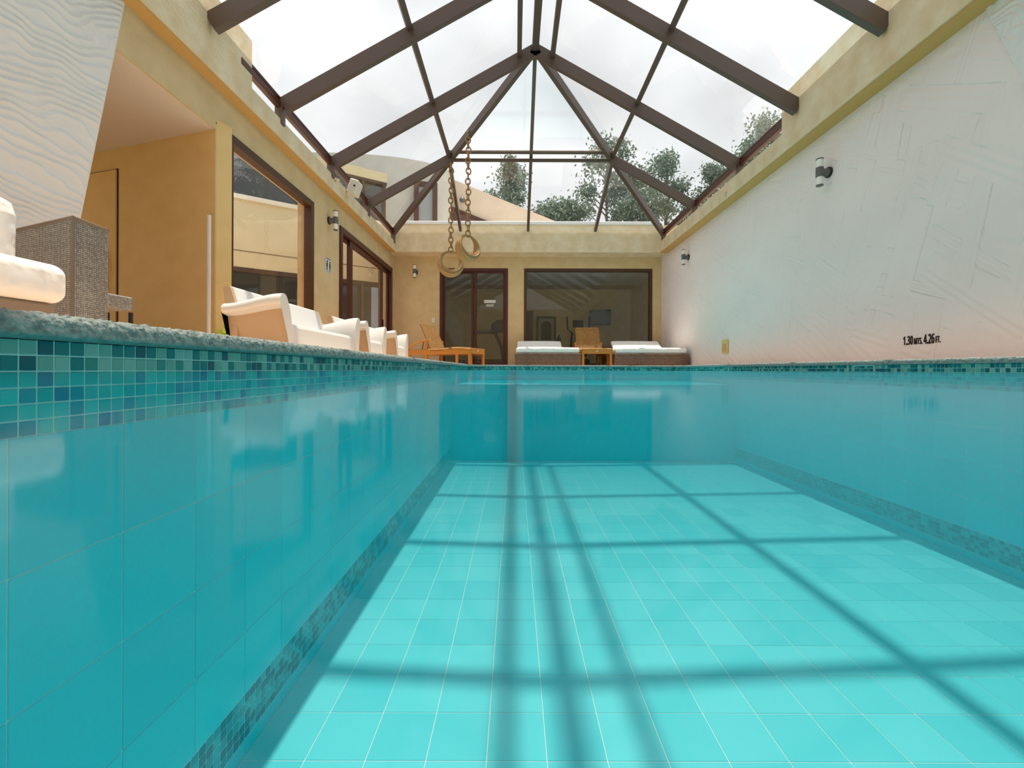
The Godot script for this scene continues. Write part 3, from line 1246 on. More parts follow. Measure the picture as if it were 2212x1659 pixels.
# ---------------------------------------------------------------- outside
func outside() -> void:
	var g := MB.new()
	g.bx(D(-60, -0.6, -20), D(-7.8, -0.3, 80))
	g.bx(D(-7.8, -0.6, 16.5), D(60, -0.3, 80))
	g.bx(D(4.5, -0.6, -20), D(60, -0.3, 16.5))
	structure("ground", g, plaster(rgb(110, 124, 84), rgb(140, 146, 104), 0.2, 0.3, 15), "grassy ground outside the hall")

	# curved wing beyond the left windows
	var wing := thing("curved_wing", "curved cream wing with dark glazing seen through the left windows", "building")
	var plan := []
	for k in 25:
		var s := k / 24.0
		# a quarter of an ellipse from the garden round to the hall's far corner
		var a := lerpf(0.0, PI / 2, s)
		plan.append(Vector2(-10.2 + 6.75 * sin(a), 4.2 + 7.35 * (1.0 - pow(1.0 - sin(a * 1.0), 1.6)) if false else 6.2 + 5.35 * pow(sin(a), 0.8)))
	band(wing, "wall_band", plan, 2.30, 3.83, 0.0, 0.3, M.wing)
	band(wing, "wall_band", plan, 5.0, 5.25, 0.0, 0.3, M.wing)
	band(wing, "ledge", plan, 3.83, 3.93, -0.06, 0.34, M.wing_light)
	band(wing, "groove", plan, 2.66, 2.685, -0.006, 0.02, M.wing_line)
	band(wing, "window_beam", plan, 2.20, 2.30, -0.01, 0.2, M.frame_dark)
	band(wing, "window_beam", plan, 4.93, 5.0, -0.01, 0.2, M.frame_dark)
	band(wing, "glazing", plan, 3.93, 4.93, 0.08, 0.02, M.dark_glass)
	band(wing, "glazing", plan, 0.0, 2.20, 0.08, 0.02, M.dark_glass)
	band(wing, "interior_wall", plan, 0.0, 5.2, 1.6, 0.1, M.wing_dark)
	for k in [3, 8, 13, 18, 22]:
		var m := MB.new()
		var p: Vector2 = plan[k]
		m.bx(E(p.x - 0.03, 0.0, p.y - 0.03), E(p.x + 0.03, 2.2, p.y + 0.03))
		m.bx(E(p.x - 0.03, 3.93, p.y - 0.03), E(p.x + 0.03, 4.93, p.y + 0.03))
		put("mullion", m, M.frame_dark, wing)

	# upper storey behind the far end: rounded grey drum and a sloping cream wall
	var dr := thing("round_house", "rounded grey upper storey with a brown framed window beyond the far end", "building")
	var top := []
	for k in 21:
		var a := PI * k / 20.0
		top.append(Vector2(-6.1 - 3.9 * cos(a), 14.7 - 1.4 * sin(a)))
	var wallm := MB.new()
	var rows := []
	for j in 2:
		var row := []
		for k in 21:
			var p: Vector2 = top[k]
			row.append(E(p.x, 3.0 if j == 0 else 6.7, p.y))
		rows.append(row)
	wallm.grid(rows, Vector3.BACK)
	var rowt := []
	for k in 21:
		rowt.append(E(top[k].x, 6.7, 15.15))
	wallm.grid([rows[1], rowt], Vector3.UP)
	put("wall", wallm, M.drum, dr)
	var hood := MB.new()
	hood.bar(E(-6.6, 5.72, 13.1), E(-4.0, 5.72, 13.1), 0.25, 0.16)
	put("window_hood", hood, M.steel, dr)
	var wf := MB.new()
	frame_rect(wf, E(-3.2, 4.2, 13.6), Vector3(0.95, 0, -0.3).normalized(), 0.72, 1.75, 0.14, 0.2, Vector3(0.3, 0, 0.95).normalized())
	put("window_frame", wf, M.frame, dr)
	var wg := MB.new()
	var al := Vector3(0.95, 0, -0.3).normalized()
	wg.poly([E(-3.2, 4.2, 13.6), E(-3.2, 4.2, 13.6) + al * 0.72, E(-3.2, 5.95, 13.6) + al * 0.72, E(-3.2, 5.95, 13.6)])
	put("pane", wg, mat(rgb(150, 156, 158), 0.1), dr)

	var sl := thing("gabled_house", "cream sloping gable wall with a brown shutter beyond the far end", "building")
	var gm := MB.new()
	gm.prism(PackedVector2Array([Vector2(-4.2, 3.0), Vector2(5.5, 3.0), Vector2(5.5, 3.6), Vector2(-2.9, 7.0), Vector2(-4.2, 7.2)]), 0.0, -3.0, Transform3D(Basis.IDENTITY, E(0, 0, 15.2)))
	put("wall", gm, M.gable, sl)
	var sh := MB.new()
	sh.prism(PackedVector2Array([Vector2(-3.35, 4.6), Vector2(-0.75, 4.6), Vector2(-0.75, 5.05), Vector2(-3.35, 6.1)]), 0.0, 0.06, Transform3D(Basis.IDENTITY, E(0, 0, 15.2)))
	put("shutter", sh, mat(rgb(104, 66, 66), 0.7), sl)
	var st := MB.new()
	st.bar(E(-3.4, 6.15, 15.15), E(-0.6, 5.02, 15.15), 0.12, 0.09)
	put("shutter_trim", st, M.frame, sl)
	var lp := MB.new()
	lp.lathe(E(-1.85, 5.95, 15.05), [Vector2(0, -0.1), Vector2(0.09, -0.08), Vector2(0.11, 0.0), Vector2(0.06, 0.09), Vector2(0, 0.1)], 12)
	put("lamp", lp, M.grey_metal, sl)

	# trees
	tree("slim dark gum tree rising behind the sloping gable wall", -0.45, 25.0, 9.0, 12.4, 0.9, 3)
	tree("small sapling low beside the gable's sloping edge", 1.25, 24.0, 7.4, 9.2, 0.5, 4)
	tree("low rounded bush between the gable and the tall gums", 2.7, 24.0, 7.6, 9.6, 1.25, 5)
	tree("tall airy gum tree left of the right hip beam, near the middle", 5.2, 25.0, 7.5, 13.6, 1.6, 6)
	tree("leaning gum tree filling the corner under the right hip beam", 7.4, 25.0, 6.6, 11.8, 1.7, 7)
	tree("pointed gum tree, tallest of the right-hand row", 9.2, 26.0, 7.0, 13.4, 1.25, 8)
	tree("bushy gum tree beside the pointed one", 11.6, 26.0, 7.0, 12.6, 1.5, 9)
	tree("hazy gum tree farthest along the right eave", 14.2, 27.0, 8.0, 14.2, 1.5, 10)
	tree("tall gum tree whose top peeps over the right ring beam", 13.0, 22.0, 7.5, 13.3, 1.4, 12)


func band(o: Node3D, called: String, plan: Array, h0: float, h1: float, push: float, thick: float, m: Material) -> void:
	var rows := [[], [], [], []]
	for k in plan.size():
		var p: Vector2 = plan[k]
		var e: Vector2 = (plan[mini(k + 1, plan.size() - 1)] - plan[maxi(k - 1, 0)]).normalized()
		var back := Vector2(-e.y, e.x)
		var a := p + back * push
		var b := p + back * (push + thick)
		rows[0].append(E(b.x, h0, b.y)); rows[1].append(E(a.x, h0, a.y))
		rows[2].append(E(a.x, h1, a.y)); rows[3].append(E(b.x, h1, b.y))
	var mb := MB.new()
	mb.grid([rows[1], rows[2]], Vector3(0.7, 0, 0.7))
	mb.grid([rows[0], rows[1]], Vector3.DOWN)
	mb.grid([rows[2], rows[3]], Vector3.UP)
	mb.grid([rows[0], rows[3]], Vector3(-0.7, 0, -0.7))
	put(called, mb, m, o)


func tree(label: String, x: float, d: float, low: float, top: float, wide: float, seed_: int) -> void:
	var r := RandomNumberGenerator.new()
	r.seed = seed_
	var o := thing("tree", label, "tree", D(x, -0.35, d))
	var bark := MB.new()
	var lean := r.randf_range(-0.3, 0.3)
	var trunk := []
	var rad := []
	for k in 7:
		var s := k / 6.0
		trunk.append(Vector3(lean * s * s + 0.1 * sin(s * 5.0 + seed_), top * 0.97 * s, 0.1 * cos(s * 4.0)))
		rad.append(lerpf(0.2, 0.02, s))
	bark.tube(trunk, rad, 7)
	var leaves := MB.new()
	var clumps := int(14 + wide * 9)
	for k in clumps:
		var s := (k + r.randf()) / clumps
		var env := wide * (0.35 + 0.75 * sin(PI * pow(clampf(s * 0.92 + 0.06, 0, 1), 0.8)))
		var a := r.randf() * TAU
		var off := sqrt(r.randf()) * env
		var c := Vector3(lean * s + cos(a) * off, lerpf(low, top, s), sin(a) * off)
		var stem := Vector3(lean * s * 0.8, c.y - 0.5 - off * 0.7, 0)
		bark.tube([stem, (stem + c) / 2 + Vector3(0, 0.06, 0), c], [0.045, 0.03, 0.012], 4, false, false)
		var size := r.randf_range(0.32, 0.62) * (0.7 + 0.35 * wide)
		for j in 210:
			var g := Vector3(r.randfn(), r.randfn() * 0.8, r.randfn()) * size * 0.52
			var p := c + g
			var ax := Vector3(r.randfn() * 0.5, -1.0 + r.randf() * 1.2, r.randfn() * 0.5).normalized()
			var sd := ax.cross(Vector3(r.randfn(), r.randfn(), r.randfn())).normalized()
			var l := r.randf_range(0.12, 0.25)
			var w := l * 0.28
			var nn := ax.cross(sd)
			leaves.poly([p, p + ax * l * 0.5 + sd * w, p + ax * l, p + ax * l * 0.5 - sd * w], nn)
	put("trunk", bark, M.bark, o)
	tag(put("foliage", leaves, M.leaf, o), "", "", "", "stuff")


# ---------------------------------------------------------------- seating on the left
func sofas() -> void:
	seat_unit("sofa", "white moulded two-seat sofa with tan shade painted on its sides, nearest along the deck", "sofa", 3.62, 5.52, "")
	seat_unit("armchair", "white moulded armchair with tan shade painted on its sides, directly beyond the sofa", "armchair", 5.68, 6.66, "white armchairs")
	seat_unit("armchair", "white moulded armchair with tan shade painted on its sides, farthest from the sofa", "armchair", 7.08, 8.0, "white armchairs")
	# lime plant by the window
	var p := thing("potted_plant", "small lime green plant by the window's left edge, behind the sofa", "plant", D(-3.09, 0, 4.66))
	var pot := MB.new()
	pot.lathe(Vector3.ZERO, [Vector2(0, 0.0), Vector2(0.07, 0.0), Vector2(0.09, 0.15), Vector2(0.095, 0.16), Vector2(0.08, 0.16), Vector2(0.07, 0.12), Vector2(0, 0.12)], 16)
	put("pot", pot, mat(rgb(150, 110, 80), 0.8), p)
	var lv := MB.new()
	var r := RandomNumberGenerator.new()
	r.seed = 3
	for k in 260:
		var a := r.randf() * TAU
		var el := r.randf_range(0.1, 1.5)
		var dir := Vector3(cos(a) * cos(el), sin(el), sin(a) * cos(el))
		var c := Vector3(0, 0.2, 0) + dir * r.randf_range(0.03, 0.13)
		var sd := dir.cross(Vector3(r.randfn(), r.randfn(), r.randfn())).normalized()
		var l := r.randf_range(0.025, 0.045)
		lv.poly([c, c + dir * l * 0.5 + sd * l * 0.35, c + dir * l, c + dir * l * 0.5 - sd * l * 0.35], dir.cross(sd))
	put("foliage", lv, M.lime, p)


# local frame: x towards the pool (0 = seat front), y up, z = -(d - d0)
func seat_unit(called: String, label: String, category: String, d0: float, d1: float, group: String) -> void:
	var o := thing(called, label, category, D(-2.0, 0, d0), 0.0, group)
	var deep := 0.80
	var w := d1 - d0
	var arm := 0.19
	var z0 := -(arm - 0.02)
	var z1 := -(w - arm + 0.02)
	# base and seat: slightly bellied front
	var b := MB.new()
	var prof := [Vector2(-0.56 * deep, 0.0), Vector2(0.035, 0.0), Vector2(0.03, 0.08), Vector2(0.012, 0.2), Vector2(0.004, 0.27), Vector2(-0.012 * deep, 0.298), Vector2(-0.045 * deep, 0.306), Vector2(-0.3 * deep, 0.29), Vector2(-0.5 * deep, 0.28), Vector2(-0.56 * deep, 0.28)]
	b.prism(PackedVector2Array(prof), z1, z0)
	put("seat", b, M.white, o)
	# back: leaning, thicker at the foot
	var k := MB.new()
	k.prism(PackedVector2Array([Vector2(-0.44 * deep, 0.25), Vector2(-0.575 * deep, 0.60), Vector2(-0.59 * deep, 0.615), Vector2(-0.645 * deep, 0.612), Vector2(-0.655 * deep, 0.59), Vector2(-0.63 * deep, 0.44), Vector2(-0.585 * deep, 0.3), Vector2(-0.56 * deep, 0.0), Vector2(-0.5 * deep, 0.0)]), -(w - 0.14), -0.14)
	put("backrest", k, M.white, o)
	for s in 2:
		# arm: section in (z, y), lofted from back to front
		var rows := []
		var zc := 0.0 if s == 0 else -w
		var sg := -1.0 if s == 0 else 1.0
		var caps := []
		for i in 13:
			var f := i / 12.0
			var x := lerpf(-0.60 * deep, 0.015, f)
			var h := lerpf(0.455, 0.545, smoothstep(0.0, 1.0, f))
			if i == 12:
				x = 0.02
			var row := []
			for e in arm_section():
				row.append(Vector3(x + (0.03 * clampf(1.0 - e.y / 0.35, 0, 1) if i > 9 else 0.0), e.y * (h / 0.545) if e.y > 0.0 else 0.0, zc + sg * e.x))
			rows.append(row)
		var m := MB.new()
		m.grid(rows, Vector3.BACK if s == 0 else Vector3.FORWARD)
		# which way the middle of the section looks decides the sign: outer side first
		for i in [0, 12]:
			m.poly(rows[i].duplicate(), Vector3.LEFT if i == 0 else Vector3.RIGHT)
		put("armrest", m, M.white, o)
		# outer side of the white shell, its warm shade painted tan, under the roll
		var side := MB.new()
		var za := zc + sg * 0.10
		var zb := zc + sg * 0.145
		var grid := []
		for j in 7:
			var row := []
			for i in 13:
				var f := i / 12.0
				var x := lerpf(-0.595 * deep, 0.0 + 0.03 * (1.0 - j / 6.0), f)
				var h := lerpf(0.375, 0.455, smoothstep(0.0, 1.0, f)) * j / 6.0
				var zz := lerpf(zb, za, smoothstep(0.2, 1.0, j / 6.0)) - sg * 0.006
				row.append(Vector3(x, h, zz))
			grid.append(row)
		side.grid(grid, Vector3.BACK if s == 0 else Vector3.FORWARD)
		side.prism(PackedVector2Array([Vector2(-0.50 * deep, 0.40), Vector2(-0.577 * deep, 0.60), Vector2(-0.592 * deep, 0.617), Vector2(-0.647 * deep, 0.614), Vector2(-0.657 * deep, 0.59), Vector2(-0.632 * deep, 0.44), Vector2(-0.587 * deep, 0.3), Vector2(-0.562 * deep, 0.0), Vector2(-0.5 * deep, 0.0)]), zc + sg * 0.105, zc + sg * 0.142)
		put("shade_panel", side, M.tan, o)


# (inwards from the outer edge, height): outer foot, neck, roll, inner side down to the seat
func arm_section() -> Array:
	var a := [Vector2(0.15, 0.0), Vector2(0.142, 0.1), Vector2(0.13, 0.22), Vector2(0.115, 0.33), Vector2(0.098, 0.42)]
	for k in range(0, 9):
		var t := deg_to_rad(lerpf(225.0, 35.0, k / 8.0))
		a.append(Vector2(0.07 + 0.062 * cos(t), 0.483 + 0.062 * sin(t)))
	a.append_array([Vector2(0.165, 0.44), Vector2(0.192, 0.34), Vector2(0.2, 0.0)])
	return a


# ---------------------------------------------------------------- near left lounge
func near_lounge() -> void:
	var o := thing("sun_lounger", "near-left sun lounger with a thick white mattress, cut by the frame", "sun lounger", D(-2.2, 0, 0.85))
	var b := MB.new()
	b.box(Vector3(0, 0.075, 0), Vector3(0.74, 0.15, 1.74), Basis.IDENTITY, 0.01)
	put("base", b, mat(rgb(142, 124, 108), 0.7), o)
	var m := cushion(0.80, 1.80, 0.155, 0.046, 24)
	var mm := put("mattress", m, M.cloth, o)
	mm.position = Vector3(0.0, 0.152, 0.0)

	var bx := thing("woven_screen", "tall grey-brown woven back panel standing behind the near lounger", "woven furniture")
	var q := PackedVector2Array([Vector2(-2.25, 2.19), Vector2(-2.27, 2.40), Vector2(-2.95, 2.70), Vector2(-2.97, 2.47)])
	var pm := MB.new()
	pm.prism(q, 0.0, 0.66, Transform3D(Basis(Vector3.RIGHT, Vector3.FORWARD, Vector3.UP), Vector3.ZERO))
	put("body", pm, M.grey_weave, bx)
	var rim := MB.new()
	for k in 4:
		rim.tube([D(q[k].x, 0.665, q[k].y), D(q[(k + 1) % 4].x, 0.665, q[(k + 1) % 4].y)], 0.008, 8)
	rim.tube([D(q[0].x, 0, q[0].y), D(q[0].x, 0.665, q[0].y)], 0.008, 8)
	put("edging", rim, mat(rgb(120, 108, 96), 0.6), bx)

	var st := thing("woven_stool", "low brown woven stool half hidden behind the tall woven panel", "stool", D(-2.87, 0, 2.98))
	var sm := MB.new()
	sm.box(Vector3(0, 0.36, 0), Vector3(0.2, 0.10, 0.3), Basis.IDENTITY, 0.01)
	put("seat", sm, M.grey_weave, st)
	for x in [-0.085, 0.085]:
		for z in [-0.14, 0.14]:
			var lg := MB.new()
			lg.tube([Vector3(x, 0, z), Vector3(x, 0.3, z)], 0.014, 8)
			put("leg", lg, M.dark_metal, st)

	var tw := thing("towel", "rolled white towel at the left frame edge by the woven panel", "towel", D(-2.455, 0.0, 2.0))
	var tm := MB.new()
	tm.lathe(Vector3.ZERO, [Vector2(0, 0.0), Vector2(0.07, 0.0), Vector2(0.085, 0.03), Vector2(0.087, 0.5), Vector2(0.09, 0.62), Vector2(0.075, 0.68), Vector2(0.04, 0.70), Vector2(0, 0.70)], 20)
	put("roll", tm, M.cloth, tw)

	# white pole at the corner of the recess
	var pl := MB.new()
	pl.lathe(D(-3.2, 0, 4.5), [Vector2(0, 0), Vector2(0.03, 0), Vector2(0.03, 0.01), Vector2(0.018, 0.015), Vector2(0.018, 1.5), Vector2(0, 1.505)], 14)
	tag(put("pole", pl, M.white), "thin white upright pole at the corner of the recess", "pole")


func cushion(w: float, l: float, t: float, r: float, steps: int) -> MB:
	var m := MB.new()
	var rows := cushion_rows(w, l, t, r, steps)
	m.grid(rows, Vector3.UP)
	m.poly(rows[0].duplicate(), Vector3.BACK)
	m.poly(rows[rows.size() - 1].duplicate(), Vector3.FORWARD)
	return m


# a soft slab: x across, z along, rounded edges, bottom open
func cushion_rows(w: float, l: float, t: float, r: float, steps: int) -> Array:
	var rows := []
	# wrap across the width: bottom edge, side, top, side, bottom; shrink at both ends for a rounded nose
	for j in range(-6, steps + 7):
		var end := 0.0
		var z: float
		if j <= 0:
			var a := clampf((j + 6) / 6.0, 0, 1) * PI / 2
			end = 1.0 - sin(a)
			z = l / 2 - r + r * cos(a)
		elif j >= steps:
			var a := clampf((steps + 6 - j) / 6.0, 0, 1) * PI / 2
			end = 1.0 - sin(a)
			z = -l / 2 + r - r * cos(a)
		else:
			z = lerpf(l / 2 - r, -l / 2 + r, float(j) / steps)
		var hw := w / 2 - r * end
		var y0 := r * end
		var y1 := t - r * end
		var row := []
		row.append(Vector3(0, y0, z))
		for c in [[1, 0], [1, 1], [-1, 1], [-1, 0]]:
			for k in 6:
				var a := k / 5.0 * PI / 2
				var rr := r * (1.0 - end) + 0.001
				var cx: float
				var cy: float
				if c[0] == 1 and c[1] == 0:
					cx = hw - rr + rr * sin(a); cy = y0 + rr - rr * cos(a)
				elif c[0] == 1:
					cx = hw - rr + rr * cos(a); cy = y1 - rr + rr * sin(a)
				elif c[1] == 1:
					cx = -hw + rr - rr * sin(a); cy = y1 - rr + rr * cos(a)
				else:
					cx = -hw + rr - rr * cos(a); cy = y0 + rr - rr * sin(a)
				row.append(Vector3(cx, cy, z))
			if c[0] == 1 and c[1] == 1:
				for k in range(1, 6):
					var s := k / 6.0
					row.append(Vector3(lerpf(hw - r, -hw + r, s), y1 + 0.006 * sin(s * PI), z))
		row.append(Vector3(0, y0, z))
		rows.append(row)
	return rows


# ---------------------------------------------------------------- loungers at the far end
func far_lounges() -> void:
	daybed("broad daybed with white mattress left of the wicker lounger, far end", D(0.74, 0, 10.45), 1.48, 1.7, 1.12)
	daybed("broad daybed with white mattress against the white wall, far end", D(3.06, 0, 10.4), 1.66, 1.6, 1.2)
	wicker("wicker and teak lounger seen side-on by the far glass door", D(-0.84, 0, 9.78), deg_to_rad(66))
	wicker("wicker and teak lounger facing the pool between the two daybeds", D(1.84, 0, 9.62), deg_to_rad(0))


func daybed(label: String, at: Vector3, w: float, l: float, bw: float) -> void:
	var o := thing("daybed", label, "daybed", at, 0.0, "daybeds at the far end")
	var b := MB.new()
	b.box(Vector3(0, 0.135, 0), Vector3(w, 0.27, l), Basis.IDENTITY, 0.01)
	put("base", b, M.brown_weave, o)
	var m := cushion(w - 0.06, l - 0.08, 0.13, 0.045, 12)
	put("mattress", m, M.cloth, o).position = Vector3(0, 0.271, 0)
	var r := cushion(bw, 0.55, 0.10, 0.04, 10)
	var rest := put("headrest", r, M.cloth, o)
	rest.transform = Transform3D(Basis(Vector3.RIGHT, deg_to_rad(28)), Vector3(-0.12 if w < 1.6 else -0.02, 0.43, -l / 2 + 0.42))


# foot end at the origin, head along -z; x across
func wicker(label: String, at: Vector3, turn: float) -> void:
	var o := thing("wicker_lounger", label, "lounger", at, turn, "wicker loungers")
	var w := 0.68
	for s in [-1.0, 1.0]:
		var rl := MB.new()
		rl.box(Vector3(s * (w / 2 - 0.02), 0.30, -0.86), Vector3(0.04, 0.12, 1.70), Basis.IDENTITY, 0.008)
		put("side_rail", rl, M.teak, o)
		for z in [-0.035, -0.36, -1.18, -1.66]:
			var lg := MB.new()
			lg.box(Vector3(s * (w / 2 - 0.03), 0.165 if z != -1.18 else 0.28, z), Vector3(0.055, 0.33 if z != -1.18 else 0.56, 0.06), Basis.IDENTITY, 0.008)
			put("leg", lg, M.teak, o)
		var am := MB.new()
		var pts := []
		for k in 9:
			var t := k / 8.0
			pts.append(Vector3(s * (w / 2 - 0.02), 0.57 - 0.20 * t * t, -1.14 - 0.58 * t))
		am.tube(pts, 0.024, 8)
		put("armrest", am, M.teak, o)
		var sup := MB.new()
		sup.tube([Vector3(s * 0.2, 0.30, -1.40), Vector3(s * 0.2, 0.58, -1.34)], 0.01, 6)
		put("strut", sup, M.dark_metal, o)
	var en := MB.new()
	en.box(Vector3(0, 0.32, -0.02), Vector3(w - 0.02, 0.12, 0.045), Basis.IDENTITY, 0.008)
	put("end_rail", en, M.teak, o)
	var pg := MB.new()
	pg.lathe(Vector3(0, 0.32, 0.005), [Vector2(0, -0.006), Vector2(0.016, -0.006), Vector2(0.016, 0.004), Vector2(0, 0.006)], 12, Basis(Vector3.RIGHT, PI / 2))
	put("plug", pg, M.white, o)
	var seat := []
	for j in 13:
		var z := lerpf(0.0, -1.06, j / 12.0)
		var y := 0.375 + 0.03 * sin(clampf((-z) / 0.75, 0, 1) * PI)
		seat.append([Vector3(-w / 2, y - 0.05, z), Vector3(-w / 2, y, z), Vector3(-w / 4, y + 0.004, z), Vector3(w / 4, y + 0.004, z), Vector3(w / 2, y, z), Vector3(w / 2, y - 0.05, z)])
	var sm := MB.new()
	sm.grid(seat, Vector3.UP)
	sm.poly(seat[0].duplicate(), Vector3.BACK)
	put("seat", sm, M.wicker, o)
	var bk := MB.new()
	bk.box(Vector3(0, 0.36, 0), Vector3(w - 0.08, 0.72, 0.055), Basis.IDENTITY, 0.02)
	var back := put("backrest", bk, M.wicker, o)
	back.transform = Transform3D(Basis(Vector3.RIGHT, deg_to_rad(-27)), Vector3(0, 0.34, -1.06))


# ---------------------------------------------------------------- hanging rings
func rings() -> void:
	ring_piece("woven hanging ring on the left chain, lower and facing the pool", E(-1.36, 2.24, 9.1), 0.275, deg_to_rad(14), 4.42)
	ring_piece("woven hanging ring on the right chain, higher and turned aside", E(-0.944, 2.43, 8.6), 0.268, deg_to_rad(42), 4.72)


func ring_piece(label: String, at: Vector3, R: float, turn: float, top_h: float) -> void:
	var o := thing("hanging_ring", label, "hanging ornament", at, 0.0, "woven rings hung from the hip beam")
	# band: wide at the bottom, narrow at the top, ridged like coiled rope
	var b := Basis(Vector3.UP, turn)
	var rows := []
	var na := 72
	var nb := 40
	for j in na + 1:
		var a := TAU * j / na - PI / 2                 # -90 degrees is the bottom
		var low := 0.5 - 0.5 * sin(a)                  # 1 at the bottom
		var rad := lerpf(0.018, 0.072, pow(low, 0.8))  # half thickness in the plane
		var wid := lerpf(0.022, 0.15, pow(low, 0.8))  # half width across
		var cr := R - rad
		var row := []
		for i in nb + 1:
			var t := TAU * i / nb
			var ridge := 1.0 + 0.14 * sin(t * 9.0 + a * 1.0)
			var rr := cr + rad * cos(t) * ridge
			var p := Vector3(cos(a) * rr, sin(a) * rr, wid * sin(t) * ridge)
			row.append(b * p)
		rows.append(row)
	var m := MB.new()
	m.grid(rows, Vector3.DOWN)
	put("ring", m, M.rope, o)
	# chain
	var y := R - 0.03
	var end := top_h + EY - at.y
	var k := 0
	var lr := RandomNumberGenerator.new()
	lr.seed = int(turn * 1000)
	var link := MB.new()
	var pts := []
	for i in 20:
		var a := TAU * i / 20
		pts.append(Vector3(cos(a) * 0.046, sin(a) * 0.066, 0))
	link.tube(pts, 0.0135, 8, true)
	var lm := link.mesh()
	while y + 0.05 < end:
		var q := put("chain_link", lm, M.rope_dark, o)
		q.position = Vector3(0.006 * sin(k * 1.7), y + 0.05, 0)
		q.rotation.y = (deg_to_rad(10) if k % 2 == 0 else deg_to_rad(82)) + lr.randf_range(-0.25, 0.25)
		y += 0.104
		k += 1
	var h := MB.new()
	h.tube([Vector3(0, y - 0.02, 0), Vector3(0.004, end + 0.06, 0)], 0.004, 6)
	put("hook", h, M.grey_metal, o)


# ---------------------------------------------------------------- small fittings
func fittings() -> void:
	sconce("wall lamp on the left wall between window and sliding door", E(XL, 2.59, 7.5), Vector3.RIGHT)
	sconce("wall lamp on the cream far wall left of the door", E(-2.68, 2.62, DF), Vector3.BACK)
	sconce("nearer of the two wall lamps on the white wall", E(XR, 2.50, 5.42), Vector3.LEFT)
	sconce("farther of the two wall lamps on the white wall", E(XR, 2.58, 9.8), Vector3.LEFT)

	# loudspeaker-shaped floodlight on the left beam
	var fl := thing("floodlight", "white box floodlight clamped on the left ring beam", "light", E(-3.10, 3.30, 7.9))
	var m := MB.new()
	m.box(Vector3(0.15, 0.02, 0), Vector3(0.16, 0.26, 0.24), Basis(Vector3.FORWARD, deg_to_rad(18)), 0.015)
	put("housing", m, mat(rgb(226, 218, 204), 0.5), fl)
	var a := MB.new()
	a.tube([Vector3(0, -0.04, 0), Vector3(0.08, 0.0, 0)], 0.02, 8)
	put("bracket", a, M.grey_metal, fl)
	var eye := MB.new()
	eye.lathe(Vector3(0.19, 0.02, 0.121), [Vector2(0, 0), Vector2(0.018, 0), Vector2(0.018, 0.006), Vector2(0, 0.006)], 12, Basis(Vector3.RIGHT, PI / 2))
	put("lens", eye, M.black, fl)

	var cam := thing("security_camera", "tiny cream camera on the left ring beam beside the floodlight", "camera", E(-3.10, 3.24, 7.4))
	var cb := MB.new()
	cb.lathe(Vector3(0.04, 0, 0), [Vector2(0, -0.03), Vector2(0.028, -0.02), Vector2(0.034, 0.0), Vector2(0.028, 0.02), Vector2(0, 0.03)], 14)
	put("housing", cb, mat(rgb(216, 200, 164), 0.5), cam)
	var cs := MB.new()
	cs.tube([Vector3(-0.005, 0, 0), Vector3(0.03, 0, 0)], 0.012, 8)
	put("stem", cs, M.grey_metal, cam)

	# sign with two figures
	var sg := thing("sign", "small white notice with two standing figures on the left wall", "sign", E(XL, 1.80, 7.47))
	var sb := MB.new()
	sb.box(Vector3(0.006, 0, 0), Vector3(0.01, 0.27, 0.22), Basis.IDENTITY, 0.002)
	put("plate", sb, mat(rgb(206, 206, 210), 0.4), sg)
	var pr := MB.new()
	for z in [-0.055, 0.055]:
		pr.lathe(Vector3(0.012, 0.062, z), [Vector2(0, -0.018), Vector2(0.018, 0.0), Vector2(0, 0.018)], 10)
		pr.box(Vector3(0.012, 0.005, z), Vector3(0.003, 0.075, 0.05))
		pr.box(Vector3(0.012, -0.06, z), Vector3(0.003, 0.06, 0.03))
	pr.box(Vector3(0.012, 0.112, 0), Vector3(0.003, 0.014, 0.16))
	pr.box(Vector3(0.012, -0.11, 0), Vector3(0.003, 0.006, 0.14))
	put("print", pr, mat(rgb(50, 52, 60), 0.6), sg)

	var sw := thing("light_switch", "white light switch on the far wall above the wicker lounger", "switch", E(-2.2, 1.33, DF))
	var s1 := MB.new()
	s1.box(Vector3(0, 0, 0.008), Vector3(0.085, 0.13, 0.012), Basis.IDENTITY, 0.004)
	put("plate", s1, M.white, sw)
	var s2 := MB.new()
	s2.box(Vector3(0, 0, 0.016), Vector3(0.03, 0.05, 0.008), Basis.IDENTITY, 0.003)
	put("rocker", s2, M.white, sw)

	var ol := thing("wall_outlet", "small yellowish outlet box low on the white wall", "outlet", E(XR, 0.45, 8.05))
	var o1 := MB.new()
	o1.box(Vector3(-0.02, 0, 0), Vector3(0.035, 0.25, 0.2), Basis.IDENTITY, 0.006)
	put("box", o1, mat(rgb(226, 196, 130), 0.5), ol)
	var o2 := MB.new()
	o2.box(Vector3(-0.042, -0.02, 0), Vector3(0.012, 0.13, 0.13), Basis.IDENTITY, 0.004)
	put("cover", o2, mat(rgb(206, 170, 104), 0.4), ol)

	var sk := thing("beam_socket", "tiny white socket on the right ring beam", "socket", E(3.74, 3.14, 7.66))
	var sm := MB.new()
	sm.box(Vector3(-0.01, 0, 0), Vector3(0.02, 0.09, 0.06), Basis.IDENTITY, 0.004)
	put("plate", sm, mat(rgb(220, 206, 176), 0.5), sk)
	var sd := MB.new()
	for y in [-0.02, 0.02]:
		sd.box(Vector3(-0.021, y, 0), Vector3(0.004, 0.012, 0.012))
	put("holes", sd, M.black, sk)

	# depth marking on the white wall
	var dm := thing("depth_marking", "dark painted depth figures on the white wall reading 1.30 MTS. 4.26 FT.", "marking", E(XR - 0.004, 0.262, 4.375))
	var z := 0.0
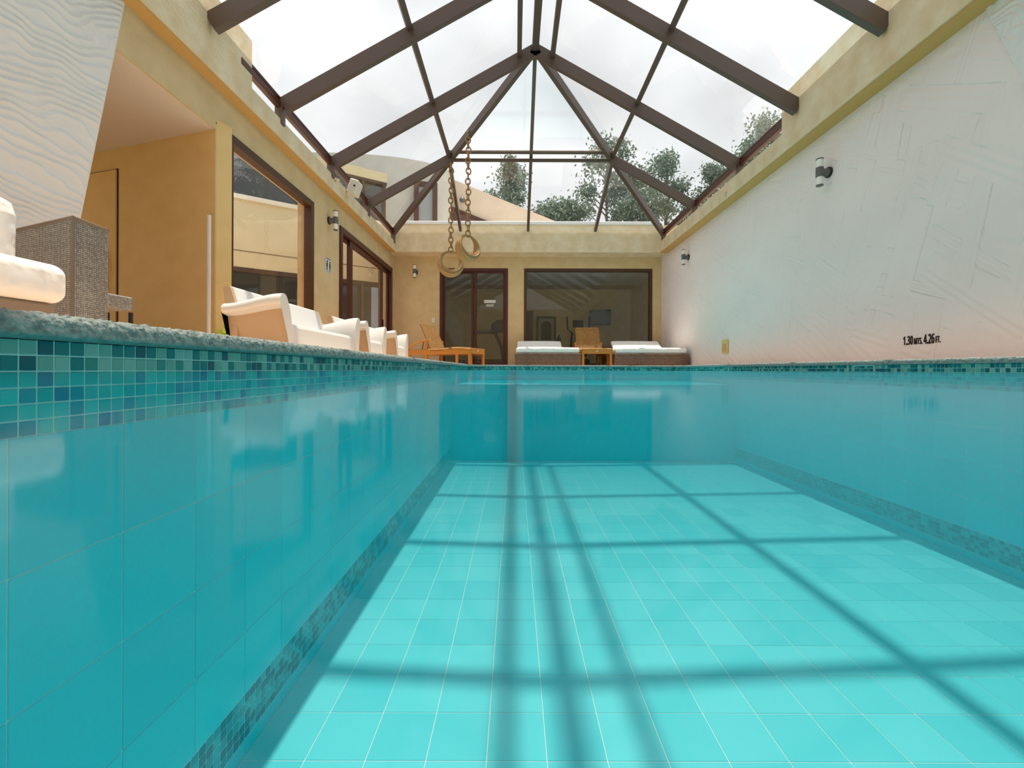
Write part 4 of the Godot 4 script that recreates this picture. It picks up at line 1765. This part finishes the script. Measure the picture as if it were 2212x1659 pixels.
	for e in [["1.30", 0.092, 0.105, 0.0], ["MTS.", 0.064, 0.088, 0.003], ["4.26", 0.096, 0.105, 0.0], ["FT.", 0.062, 0.045, 0.006]]:
		z += text(dm, e[0], e[1], e[2], Vector3(0, e[3], z)) + 0.013


func text(o: Node3D, what: String, high: float, wide: float, at: Vector3) -> float:
	var t := TextMesh.new()
	var f := SystemFont.new()
	f.font_names = PackedStringArray(["Droid Sans"])
	f.font_weight = 700
	t.font = f
	t.font_size = 64
	t.pixel_size = 0.002
	t.depth = 0.004
	t.text = what
	var box := t.get_aabb()
	var m := put("lettering", t, M.ink, o)
	var sx := wide / box.size.x
	var sy := high / box.size.y
	m.transform = Transform3D(Basis(Vector3(0, 0, sx), Vector3(0, sy, 0), Vector3(-1, 0, 0)), at + Vector3(0, -box.position.y * sy, -box.position.x * sx))
	return wide


# at: the point on the wall; out: away from the wall
func sconce(label: String, at: Vector3, out: Vector3) -> void:
	var o := thing("wall_lamp", label, "wall lamp", at, 0.0, "tubular wall lamps")
	var side := Vector3.UP.cross(out)
	var b := Basis(side, out, side.cross(out))
	var bp := MB.new()
	bp.lathe(Vector3.ZERO, [Vector2(0, 0.0), Vector2(0.065, 0.0), Vector2(0.065, 0.022), Vector2(0, 0.022)], 20, b)
	put("wall_plate", bp, M.dark_metal, o)
	var arm := MB.new()
	arm.lathe(Vector3.ZERO, [Vector2(0.052, 0.02), Vector2(0.046, 0.05), Vector2(0.042, 0.105)], 16, b)
	put("arm", arm, M.grey_metal, o)
	var c := out * 0.12
	var bd := MB.new()
	bd.lathe(c, [Vector2(0, -0.06), Vector2(0.042, -0.06), Vector2(0.044, -0.055), Vector2(0.044, 0.055), Vector2(0.042, 0.06), Vector2(0, 0.06)], 20)
	put("body", bd, M.grey_metal, o)
	for s in [-1.0, 1.0]:
		var g := MB.new()
		g.lathe(c, [Vector2(0.036, minf(s * 0.06, s * 0.165)), Vector2(0.036, maxf(s * 0.06, s * 0.165))], 18)
		put("glass_tube", g, M.lamp_glass, o)
		var cp := MB.new()
		cp.lathe(c, [Vector2(0, s * 0.165 - 0.006), Vector2(0.041, s * 0.165 - 0.006), Vector2(0.041, s * 0.165 + 0.006), Vector2(0, s * 0.165 + 0.006)], 18)
		put("cap", cp, M.grey_metal, o)
